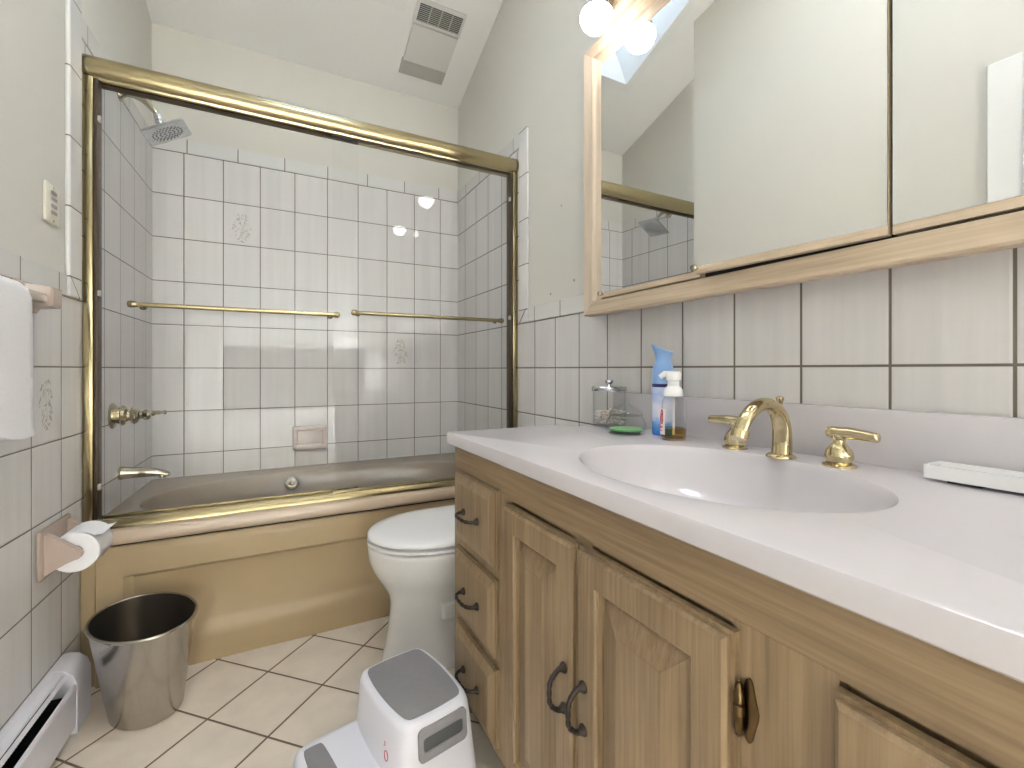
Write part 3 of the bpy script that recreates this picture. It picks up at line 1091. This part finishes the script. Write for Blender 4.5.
# =================================================================== VANITY
VX, VY0, VY1 = .47, -.10, 1.24
va = thing('vanity_cabinet', 'pickled oak vanity cabinet with drawers and raised panel doors', 'cabinet', (.75, .57, 0))
mb = MB()
mb.box(VX + .018, VY1 - .018, .0, XR - TT - .002, VY1, .7755)
mb.box(VX + .018, VY0, .0, XR - TT - .002, VY0 + .018, .7755)
mb.box(VX + .05, VY0 + .018, .09, XR - TT - .002, VY1 - .018, .108)
mb.box(XR - TT - .012, VY0 + .018, .09, XR - TT - .002, VY1 - .018, .7755)
mb.build('carcass', M_wood_z, va, smooth=False)
MB().box(VX + .06, VY0 + .018, 0, VX + .075, VY1 - .018, .09).build('toe_kick', M_toe, va, smooth=False)
# face frame
mb = MB()
mb.box(VX, VY0, .09, VX + .018, VY1, .113)
mb.box(VX, VY0, .70, VX + .018, VY1, .7755)
mb.build('level_rails', M_wood_y, va, smooth=False)
mb = MB()
for y0, y1 in ((1.195, VY1), (.885, .965), (.605, .655), (.235, .345), (VY0, -.05)):
    mb.box(VX - .0004, y0, .09, VX + .018, y1, .705)
for z0, z1 in ((.285, .325), (.49, .535)):
    mb.box(VX, .96, z0, VX + .018, 1.2, z1)
mb.box(VX + .014, VY0 + .02, .10, VX + .02, VY1 - .02, .72)
mb.build('stiles', M_wood_z, va, smooth=False)


def panel(y0, y1, z0, z1, prof, x=VX):
    """nested rectangles stepped out of the face; prof: (inset, projection)"""
    mb = MB()
    rings = [[Vector((x - d_, y0 + i_, z0 + i_)), Vector((x - d_, y1 - i_, z0 + i_)), Vector((x - d_, y1 - i_, z1 - i_)), Vector((x - d_, y0 + i_, z1 - i_))] for i_, d_ in prof]
    mb.loft(rings)
    return mb


def pull(p0, p1, parent):
    """bent dark bronze bar pull between two feet on the face x"""
    p0, p1 = Vector(p0), Vector(p1)
    u = (p1 - p0).normalized()
    L = (p1 - p0).length
    o = Vector((-1, 0, 0))
    pts = spline([tuple(p0), tuple(p0 + o * .013 + u * .001), tuple(p0 + o * .024 + u * .009), tuple(p0 + o * .030 + u * L * .28), tuple(p0 + o * .031 + u * L * .5), tuple(p0 + o * .030 + u * L * .72), tuple(p1 + o * .024 - u * .009), tuple(p1 + o * .013 - u * .001), tuple(p1)], 5)
    rad = [.0044 + .0005 * math.sin(i * 1.35) * (1 if 8 < i < len(pts) - 9 else 0) for i in range(len(pts))]
    mb = MB()
    mb.tube(pts, rad, 12)
    for p in (p0, p1):
        mb.lathe([(.0095, 0), (.0098, .002), (.008, .005), (.005, .009), (.0042, .014)], p, o, 16)
    return mb.build('pull', M_iron, parent)


DP = [(0, .0), (0, .008), (.004, .008), (.004, .012), (.026, .0195), (.028, .020)]
for z0, z1 in ((.526, .710), (.318, .502), (.114, .296)):
    dw = panel(.949, 1.206, z0, z1, DP).build('drawer', M_wood_y if False else M_wood_z, va, smooth=False)
    zz = (z0 + z1) / 2 - .002
    pull((VX - .020, 1.122, zz), (VX - .020, 1.034, zz), dw)
DF = [(0, 0), (0, .010), (.005, .010), (.005, .016), (.010, .020), (.051, .020), (.053, .016), (.056, .015), (.057, .007), (.061, .007)]
DPN = [(.058, .0), (.058, .0072), (.062, .0072), (.066, .009), (.100, .0185), (.102, .0195)]
for y0, y1, hinge in ((.633, .899, None), (.337, .628, 'r'), (-.035, .236, None)):
    fr = MB()
    rings = [[Vector((VX - d_, y0 + i_, .112 + i_)), Vector((VX - d_, y1 - i_, .112 + i_)), Vector((VX - d_, y1 - i_, .695 - i_)), Vector((VX - d_, y0 + i_, .695 - i_))] for i_, d_ in DF]
    fr.loft(rings, cap0=True, cap1=False)
    dn = fr.build('door', M_wood_z, va, smooth=False)
    panel(y0, y1, .112, .695, DPN).build('raised_panel', M_wood_z, dn, smooth=False)
    if y0 > .6:
        pull((VX - .020, .658, .475), (VX - .020, .658, .405), dn)
    elif y0 > .2:
        pull((VX - .020, .603, .475), (VX - .020, .603, .405), dn)
    if hinge:
        for z in (.613, .19):
            mb = MB()
            hp_ = [(math.cos(2 * PI * k / 28), math.sin(2 * PI * k / 28)) for k in range(28)]
            hp_ = [(a * (1 - .28 * abs(b) ** 2 + .12 * math.cos(6 * b)), b) for a, b in hp_]
            mb.loft([[Vector((VX - dx, .325 + (.0100 - k) * a, z + (.036 - k) * b)) for a, b in hp_] for dx, k in ((.0005, 0), (.003, 0), (.004, .002))])
            mb.lathe([(.0015, -.030), (.004, -.027), (.0045, -.022), (.0058, -.020), (.0058, -.007), (.0045, -.006), (.0062, -.005), (.0062, .006), (.0045, .007), (.0058, .008), (.0058, .020), (.0045, .022), (.004, .027), (.0015, .030)], (VX - .010, .332, z), (0, 0, 1), 14)
            mb.build('hinge', M_hinge, dn)

# =================================================================== COUNTERTOP WITH BASIN
CT = .81
ct = thing('countertop', 'white cultured marble countertop with integral oval sink', 'countertop', (.75, .57, .776))
fx, by = .451, XR - TT - .001
poly = [(fx, VY0 - .02), (by, VY0 - .02), (by, 1.19), (.838, 1.19), (.828, 1.256), (fx, 1.256)]
sc_ = (.709, .575, .206, .277)


def raycast_poly(c, q):
    dx, dy = math.cos(q), math.sin(q)
    best = 9
    for (ax, ay), (bx_, by_) in zip(poly, poly[1:] + poly[:1]):
        ex, ey = bx_ - ax, by_ - ay
        den = dx * ey - dy * ex
        if abs(den) < 1e-9:
            continue
        t_ = ((ax - c[0]) * ey - (ay - c[1]) * ex) / den
        s_ = ((ax - c[0]) * dy - (ay - c[1]) * dx) / den
        if t_ > 0 and -1e-6 <= s_ <= 1 + 1e-6:
            best = min(best, t_)
    return Vector((c[0] + dx * best, c[1] + dy * best, 0))


qs = sorted([2 * PI * i / 96 for i in range(96)] + [math.atan2(p[1] - sc_[1], p[0] - sc_[0]) % (2 * PI) for p in poly])
outl = [raycast_poly(sc_, q) for q in qs]
cen = Vector((sc_[0], sc_[1], 0))


def inset(p, e):
    v = Vector((p.x, p.y, 0))
    # pull only the exposed front and left edges in
    x = max(v.x, fx + e)
    y = min(v.y, (1.256 if v.x < .829 else 1.19) - e) if v.y > 1.1 else v.y
    return Vector((x, y, 0))


def sring(k, z):
    o = []
    for q in qs:
        # ellipse point in direction q
        c_, s_ = math.cos(q), math.sin(q)
        r = 1 / math.sqrt((c_ / sc_[2]) ** 2 + (s_ / sc_[3]) ** 2)
        o.append(Vector((sc_[0] + c_ * r * k, sc_[1] + s_ * r * k, z)))
    return o


mb = MB()
rings = [[inset(p, .004) + Vector((0, 0, .7758)) for p in outl], [inset(p, .0) + Vector((0, 0, .779)) for p in outl], [inset(p, 0) + Vector((0, 0, CT - .007)) for p in outl], [inset(p, .002) + Vector((0, 0, CT - .002)) for p in outl], [inset(p, .007) + Vector((0, 0, CT)) for p in outl]]
for k, z in ((1.03, CT), (1.0, CT - .001), (.985, CT - .006), (.97, CT - .015), (.94, CT - .035), (.88, CT - .065), (.78, CT - .095), (.62, CT - .12), (.40, CT - .135), (.18, CT - .141), (.1, CT - .142)):
    rings.append(sring(k, z))
mb.loft(rings, cap0=False, cap1=True)
mb.build('slab_and_bowl', M_counter, ct, ang=40)
MB().box(1.006, VY0 - .02, CT - .002, by, 1.188, .916, .004).build('backsplash', M_counter, ct)
MB().lathe([(.022, 0), (.023, .002), (.019, .004), (.012, .003), (.001, .003)], (sc_[0], sc_[1], CT - .1425), (0, 0, 1), 24).build('drain', M_chrome, ct)

# =================================================================== FAUCET
fa = thing('faucet_spout', 'polished brass arched sink spout with lift rod', 'faucet', (.930, .575, CT))
mb = MB()
mb.lathe([(.028, 0), (.028, .003), (.025, .006), (.022, .008)], (.930, .575, CT), (0, 0, 1), 32)
pts = spline([(.932, .575, CT + .004), (.934, .575, .845), (.930, .575, .880), (.912, .575, .908), (.880, .575, .921), (.845, .575, .914), (.816, .575, .893), (.801, .575, .868)], 6)
nP = len(pts)
mb.tube(pts, [.0205 - .0065 * (i / nP) for i in range(nP)], 20, flat=.75, up=(1, 0, 0))
mb.build('spout', M_pbrass, fa, ang=60)
MB().lathe([(.0155, -.004), (.0165, .0), (.0165, .012), (.013, .014)], pts[-1], (-.42, 0, -.9), 24).build('aerator', M_pbrass, fa)
MB().lathe([(.003, 0), (.003, .10), (.0045, .104), (.006, .112), (.008, .116), (.0075, .121), (.003, .123)], (.962, .597, CT), (0, 0, 1), 16).build('lift_rod', M_pbrass, fa)
for (hx, hy, sg, lab) in ((.943, .690, 1, 'polished brass lever tap handle left of the arched spout'), (.938, .470, -1, 'polished brass lever tap handle right of the arched spout')):
    hn = thing('tap_handle', lab, 'faucet handle', (hx, hy, CT), 'lever handles of the sink faucet')
    MB().lathe([(.0275, 0), (.0275, .003), (.025, .005), (.020, .007), (.0225, .012), (.0235, .020), (.021, .030), (.015, .038), (.0105, .043), (.0095, .048), (.012, .052)], (hx, hy, CT), (0, 0, 1), 32).build('base', M_pbrass, hn)
    mb = MB()
    zl = CT + .062
    lp = [(hx, hy - sg * .020, zl), (hx, hy - sg * .016, zl), (hx, hy, zl), (hx - .001, hy + sg * .02, zl + .001), (hx - .003, hy + sg * .042, zl), (hx - .005, hy + sg * .060, zl - .001), (hx - .006, hy + sg * .066, zl - .001)]
    mb.tube(spline(lp, 4), [.004] + [.0095 if i < 4 else (.0115 if i < 11 else .0112 - .0003 * (i - 11)) for i in range(22)] + [.0055, .003], 16)
    mb.lathe([(.010, 0), (.0125, .006), (.011, .012)], (hx, hy, CT + .048), (0, 0, 1), 20)
    mb.build('lever', M_pbrass, hn, ang=60)

# =================================================================== COUNTER CLUTTER
# glass jar of cotton swabs
jx, jy = .947, 1.135
ja = thing('swab_jar', 'round glass jar of cotton swabs with chrome lid', 'jar', (jx, jy, CT))
MB().lathe([(.046, .0), (.050, .003), (.051, .010), (.051, .112), (.0485, .112), (.0485, .012), (.04, .008), (.001, .008)], (jx, jy, CT), (0, 0, 1), 40).build('jar_body', M_jar, ja)
ld = MB().lathe([(.054, .113), (.055, .115), (.055, .124), (.052, .127), (.02, .128), (.006, .129), (.005, .133), (.009, .136), (.014, .142), (.013, .146), (.005, .148)], (jx, jy, CT), (0, 0, 1), 40).build('lid', M_chrome, ja)
grp = 'cotton swabs in the jar'
swl = 'white cotton swab lying in the glass jar on the counter'
first = None
for i in range(64):
    a = random.uniform(0, PI)
    r = .040 * math.sqrt(random.random())
    b = random.uniform(0, 2 * PI)
    c = Vector((jx + r * math.cos(b) * .5, jy + r * math.sin(b) * .5, CT + .0125 + .040 * i / 64))
    if first is None:
        first = thing('cotton_swab', swl, 'cotton swab', (0, 0, 0), grp)
        MB().tube([(-.026, 0, 0), (.026, 0, 0)], .0012, 6).build('stick', M_stick, first)
        for sg in (-1, 1):
            MB().lathe([(.001, -.001), (.0026, .003), (.0027, .008), (.001, .012)], (sg * .021, 0, 0), (sg, 0, 0), 8).build('cotton_tip', M_cotton, first)
        o = first
    else:
        o = first.copy()
        COL.objects.link(o)
        for ch in first.children:
            c2 = ch.copy()
            COL.objects.link(c2)
            c2.parent = o
    o.location = c
    o.rotation_euler = (0, random.uniform(-.12, .12), a)

# low glass dish candle with green wax
cx_, cy_ = .893, .998
ca = thing('glass_candle', 'low lidded glass dish holding green wax on the counter', 'candle', (cx_, cy_, CT))
MB().lathe([(.050, 0), (.054, .003), (.057, .012), (.056, .030), (.048, .044), (.044, .050), (.043, .050), (.047, .043), (.054, .029), (.055, .012), (.05, .006), (.001, .006)], (cx_, cy_, CT), (0, 0, 1), 40).build('dish', M_jar, ca)
MB().lathe([(.046, .0505), (.048, .053), (.046, .060), (.032, .072), (.016, .079), (.008, .082), (.008, .086), (.012, .092), (.008, .097), (.001, .098), (.001, .095), (.014, .076), (.044, .056), (.044, .051)], (cx_, cy_, CT), (0, 0, 1), 40).build('lid', M_jar, ca)
MB().lathe([(.040, .007), (.046, .010), (.046, .0135), (.03, .0145), (.001, .015)], (cx_, cy_, CT), (0, 0, 1), 36).build('wax', M_green, ca)

# air freshener can
ax_, ay_ = .958, .922
af = thing('air_freshener', 'tall blue air freshener can with flared spray cap', 'spray can', (ax_, ay_, CT))
m_can, nt_, b_n = newmat('can_print')
tc_ = nt_.nodes.new('ShaderNodeTexCoord')
sx_ = nt_.nodes.new('ShaderNodeSeparateXYZ')
nt_.links.new(tc_.outputs['Object'], sx_.inputs[0])
rp = nt_.nodes.new('ShaderNodeValToRGB')
el = rp.color_ramp.elements
el[0].position = 0
el[0].color = rgb(60, 120, 214)
el[1].position = 1
el[1].color = rgb(206, 212, 236)
for ps, cc in ((.22, rgb(96, 160, 230)), (.38, rgb(214, 222, 240)), (.62, rgb(226, 224, 238)), (.8, rgb(176, 196, 232))):
    e_ = el.new(ps)
    e_.color = cc
nz = noise(nt_, tc_.outputs['Object'], 45, 3)
zz_ = mth(nt_, 'ADD', mth(nt_, 'DIVIDE', sx_.outputs[2], .135), mth(nt_, 'MULTIPLY', mth(nt_, 'SUBTRACT', nz, .5), .35))
nt_.links.new(zz_, rp.inputs[0])
nt_.links.new(rp.outputs[0], b_n.inputs['Base Color'])
b_n.inputs['Roughness'].default_value = .25
MB().lathe([(.026, 0), (.0285, .003), (.029, .008), (.029, .132), (.0285, .134)], (ax_, ay_, CT), (0, 0, 1), 32).build('can', m_can, af)
MB().lathe([(.0292, .132), (.0295, .133), (.0295, .140), (.0292, .141)], (ax_, ay_, CT), (0, 0, 1), 32).build('band', M_navy, af)
mb = MB()
rg = []
# cap narrows to a neck, then flares into a wide nozzle that dips on one side (local u along the wall, w outwards)
for (r, h, ru, tilt, sh_u) in ((.0288, .141, 1, 0, 0), (.0288, .175, 1, 0, 0), (.026, .188, 1, 0, 0), (.020, .203, 1.05, 0, 0), (.0165, .212, 1.2, .0, -.001), (.0165, .222, 1.35, .004, -.002), (.018, .232, 1.55, .009, -.003), (.019, .238, 1.65, .012, -.003), (.017, .2385, 1.6, .012, -.003)):
    ring_ = []
    for k in range(32):
        q = 2 * PI * k / 32
        u_, w_ = r * ru * math.cos(q), r * math.sin(q)
        ring_.append(Vector((ax_ + w_ * .9 - u_ * .45, ay_ + u_ * .9 + w_ * .45 + sh_u * -1, CT + h + tilt * math.cos(q))))
    rg.append(ring_)
mb.loft(rg)
mb.build('spray_cap', M_bcap, af, ang=50)

# foaming soap bottle
sx0, sy0 = .918, .848
so = thing('soap_dispenser', 'clear foaming soap bottle with white pump and amber soap', 'soap bottle', (sx0, sy0, CT))
MB().lathe([(.028, 0), (.031, .003), (.0325, .010), (.032, .040), (.030, .075), (.0285, .098), (.024, .108), (.019, .113), (.018, .113), (.023, .106), (.0275, .097), (.029, .075), (.031, .04), (.031, .006), (.001, .005)], (sx0, sy0, CT), (0, 0, 1), 36).build('bottle', M_jar, so)
MB().lathe([(.027, .006), (.030, .009), (.0305, .028), (.0300, .030), (.001, .030)], (sx0, sy0, CT), (0, 0, 1), 36).build('soap', M_amber, so)
MB().tube([(sx0, sy0, CT + .012), (sx0 + .002, sy0, CT + .11)], .0026, 10).build('dip_tube', M_label, so)
pm = MB()
pm.lathe([(.019, .110), (.0245, .112), (.0255, .118), (.024, .128), (.019, .134), (.015, .138), (.0145, .150), (.018, .153), (.0195, .168), (.017, .175), (.001, .176)], (sx0, sy0, CT), (0, 0, 1), 32)
pm.tube([(sx0, sy0, CT + .167), (sx0 - .014, sy0 + .018, CT + .168), (sx0 - .020, sy0 + .026, CT + .160)], [.010, .0085, .007], 14)
pm.build('pump_head', M_seat, so)


def curved(a, z, r=.0326):
    z_ = z - CT
    rr = r if z_ < .04 else r - (z_ - .04) * .065
    return Vector((sx0 + rr * math.cos(a), sy0 + rr * math.sin(a), z))


mb = MB()
na = 14
grid = [[curved(2.05 + 1.15 * i / na, CT + .014 + .066 * j / 10) for i in range(na + 1)] for j in range(11)]
mb.loft(grid, False, False, closed=False)
lb = mb.build('label', M_label, so)
mb = MB()


def stroke(pp, w=.0009):
    mb.tube([curved(a, z, .0330) for a, z in spline(pp, 5)], w, 6)


z0 = CT + .035
stroke([(2.9, z0 + .036), (2.75, z0 + .042), (2.6, z0 + .034), (2.62, z0 + .016), (2.8, z0 + .006), (2.95, z0 + .012), (2.92, z0 + .028), (2.9, z0 + .036)], .0013)
stroke([(2.82, z0 + .034), (2.72, z0 + .022), (2.84, z0 + .012)])
stroke([(2.5, z0 + .004), (2.7, z0 - .004), (2.95, z0 + .0)], .0016)
stroke([(2.55, z0 - .009), (2.75, z0 - .012), (2.9, z0 - .009)], .0008)
mb.build('label_print', M_red, lb)

# white tray near the right end of the counter
tr = thing('counter_tray', 'white rectangular tray at the right end of the counter', 'tray', (.975, .15, CT))
mb = MB()
tx0, tx1, ty0, ty1, tz0, tz1 = .940, .998, -.02, .347, CT + .005, CT + .027
e_ = .004
outer_ = rrect((tx0 + tx1) / 2, (ty0 + ty1) / 2, (tx1 - tx0) / 2, (ty1 - ty0) / 2, .003, 0, 4)
inner_ = rrect((tx0 + tx1) / 2, (ty0 + ty1) / 2, (tx1 - tx0) / 2 - e_, (ty1 - ty0) / 2 - e_, .002, 0, 4)
mb.loft([[p + Vector((0, 0, z)) for p in q] for q, z in ((outer_, tz0), (outer_, tz1 - .0005), (inner_, tz1 - .0005), (inner_, tz0 + .004))])
mb.build('tray_body', M_seat, tr, smooth=False)
for y in (.05, .30, .17):
    MB().box(tx0 + .010, y - .02, CT, tx1 - .010, y + .02, CT + .0055).build('foot', M_blk, tr, smooth=False)

# =================================================================== MEDICINE CABINET
mc = thing('medicine_cabinet', 'bleached oak medicine cabinet with three mirror doors over the vanity', 'medicine cabinet', (XR, .58, 1.17))
FX = .925
oy0, oy1, oz0, oz1 = -.095, 1.240, 1.167, 2.045
iy0, iy1, iz0, iz1 = -.045, 1.192, 1.211, 2.000
by0, by1, bz0, bz1 = -.015, 1.158, 1.2115, 1.972
MB().box(FX + .035, oy0 + .03, oz0 + .012, XR - TT, oy1 - .02, oz1 - .01).build('box', M_frame_y, mc, smooth=False)


def fpiece(kind, name, mat):
    mb = MB()
    # mitred molding: outer edge, flat face, bevel in to the door opening
    if kind in 'LR':
        ya, yb, yc_ = (oy1, iy1, by1) if kind == 'L' else (oy0, iy0, by0)
        dz = (oz0, iz0, bz0), (oz1, iz1, bz1)
        rr = []
        for (zo, zi, zb) in dz:
            rr.append([Vector((FX + .036, ya, zo)), Vector((FX + .004, ya, zo)), Vector((FX, ya + (.004 if ya < .5 else -.004), zo + (.004 if zo < 1.5 else -.004))), Vector((FX, yb, zi)), Vector((FX + .006, yb + (yc_ - yb) * .35, zi + (zb - zi) * .3)), Vector((FX + .010, yc_, zb)), Vector((FX + .036, yc_, zb))])
        mb.loft(rr)
    else:
        za, zb_, zc_ = (oz0, iz0, bz0) if kind == 'B' else (oz1, iz1, bz1)
        sgn = 1 if kind == 'B' else -1
        rr = []
        for (yo, yi, yb) in ((oy0, iy0, by0), (oy1, iy1, by1)):
            s_ = .004 if yo < .5 else -.004
            rr.append([Vector((FX + .036, yo, za)), Vector((FX + .004, yo, za)), Vector((FX, yo + s_, za + sgn * .004)), Vector((FX, yi, zb_)), Vector((FX + .006, yi + (yb - yi) * .35, zb_ + (zc_ - zb_) * .3)), Vector((FX + .010, yb, zc_)), Vector((FX + .036, yb, zc_))])
        mb.loft(rr)
    return mb.build(name, mat, mc, smooth=False)


for k, m_ in (('L', M_frame_z), ('R', M_frame_z), ('T', M_frame_y), ('B', M_frame_y)):
    fpiece(k, 'frame_molding', m_)
MB().box(FX + .034, by0 - .01, bz0 - .01, FX + .036, by1 + .01, bz1 + .01).build('recess', M_blk, mc, smooth=False)  # black sheet behind the doors paints the shade in the gap around them


def mdoor(a, b, knob_end):
    """mirror door from plan point a (far end) to b (near end)"""
    a, b = Vector(a), Vector(b)
    u = (b - a).normalized()
    nrm = Vector((-u.y, u.x))     # points away from the room
    if nrm.x < 0:
        nrm = -nrm
    zg0, zg1 = 1.232, 1.957
    TK = .019

    def slabm(z0, z1, o0, o1, e0=0, e1=0):
        p = [a + u * e0 + nrm * o0, b - u * e1 + nrm * o0, b - u * e1 + nrm * o1, a + u * e0 + nrm * o1]
        mb = MB()
        mb.loft([[Vector((q.x, q.y, z)) for q in p] for z in (z0, z1)])
        return mb
    d_ = slabm(zg0 - .0155, zg1 + .012, .004, TK).build('mirror_door', M_frame_y, mc, smooth=False)
    slabm(zg0, zg1, 0.0, .004).build('mirror', M_mirror, d_, smooth=False)
    slabm(zg0 - .0155, zg0 - .0005, .0, .004).build('bottom_rail', M_frame_y, d_, smooth=False)
    p = (a + u * .008) if knob_end == 'a' else (b - u * .01)
    MB().lathe([(.004, 0), (.004, .006), (.0075, .009), (.0085, .014), (.006, .018), (.001, .019)], (p.x, p.y, zg0 - .004), (-nrm.x, -nrm.y, 0), 16).build('knob', M_nickel, d_)
    return d_


mdoor((.929, 1.152), (.929, .775), 'a')
mdoor((.887, .757), (.917, .386), 'a')
mdoor((.923, .381), (.923, -.008), 'b')

# light canopy above the cabinet with flood bulbs
lc = thing('light_canopy', 'bleached oak light canopy above the mirrored cabinet', 'light fixture', (XR, .58, 2.05))
mb = MB()
mb.box(.79, oy0, 2.115, XR, 1.12, 2.215, .004)
mb.box(.90, oy0 + .01, 2.046, XR, 1.12, 2.116, .004)
mb.build('canopy', M_frame_y, lc)
for y in (1.070, .42):
    lb_ = 'lit flood bulb under the canopy, at its far end near the shower' if y > 1 else 'lit flood bulb under the canopy, above the faucet end'
    bu = thing('flood_bulb', lb_, 'light bulb', (.845, y, 2.0), 'lit bulbs under the canopy')
    MB().lathe([(.001, -.036), (.016, -.033), (.030, -.025), (.041, -.012), (.0475, .004), (.047, .016), (.043, .024)], (.845, y, 2.012), (0, 0, 1), 32, cap1=False).build('lamp_face', M_bulb, bu)
    MB().lathe([(.0435, .024), (.041, .034), (.034, .052), (.028, .066), (.026, .08), (.022, .102)], (.845, y, 2.012), (0, 0, 1), 28).build('collar', M_fan2, bu)

# =================================================================== CEILING FAN / HEATER GRILLE
fn = thing('exhaust_fan', 'white ceiling exhaust fan with dark grille on the sloped ceiling', 'exhaust fan', MC(.75, scl(2.36), 0))


def cbox(x0, x1, y0, y1, d0, d1):
    global cb
    cb = MB()
    slab(x0, x1, scl(y1), scl(y0), d0, d1)
    return cb


cbox(.630, .880, 2.155, 2.265, 0.001, .014).build('grille_housing', M_fan, fn, smooth=False)
cbox(.646, .866, 2.172, 2.250, .0135, .0155).build('grille_back', M_fdark, fn, smooth=False)
cb = MB()
for i in range(9):
    y = 2.176 + i * .0085
    slab(.646, .866, scl(y + .0024), scl(y), .0155, .019)
for x in (.70, .755, .81):
    slab(x, x + .005, scl(2.25), scl(2.172), .0155, .020)
cb.build('grille_bars', M_fan2, fn, smooth=False)
cbox(.636, .876, 2.272, 2.458, .001, .018).build('lamp_cover', M_fan, fn, smooth=False)
cbox(.630, .878, 2.455, 2.538, .001, .010).build('lower_vent', M_fan2, fn, smooth=False)
cb = MB()
for i in range(14):
    x = .64 + i * .0168
    slab(x, x + .006, scl(2.53), scl(2.464), .010, .014)
cb.build('vent_louvres', M_fan2, fn, smooth=False)

# fill lamp added behind the camera to brighten the room: an opaque shade on two arms throws its light back onto the white wall
ul = thing('added_fill_lamp', 'added white shaded fill lamp lighting the wall behind the camera', 'added fill lamp', (.25, YF, 0.9))
mb = MB()
mb.box(-.38, YF + .90, 0.60, .86, YF + .915, 1.20)
mb.box(-.38, YF + .84, 1.185, .86, YF + .915, 1.20)
mb.box(-.38, YF + .84, 0.60, .86, YF + .915, 0.615)
mb.build('shade', M_white, ul, smooth=False)
for x in (-.2, .68):
    MB().tube([(x, YF + .001, 0.90), (x, YF + .902, 0.90)], .008, 12).build('arm', M_nickel, ul)
MB().box(-.36, YF + .892, 0.63, .84, YF + .899, 1.17).build('fill_panel', M_fill, ul, smooth=False)

# square fill panel added to brighten the room, in the ceiling between the skylight and the door
cl = thing('added_ceiling_fill', 'added square white fill panel on the ceiling up the slope from the skylight', 'ceiling light', MC(.25, scl(.75), 0))
cbox(.08, .42, .59, .91, .001, .02).build('frame', M_white, cl, smooth=False)
cbox(.10, .40, .61, .89, .0195, .024).build('diffuser', M_ceiling_fill, cl, smooth=False)
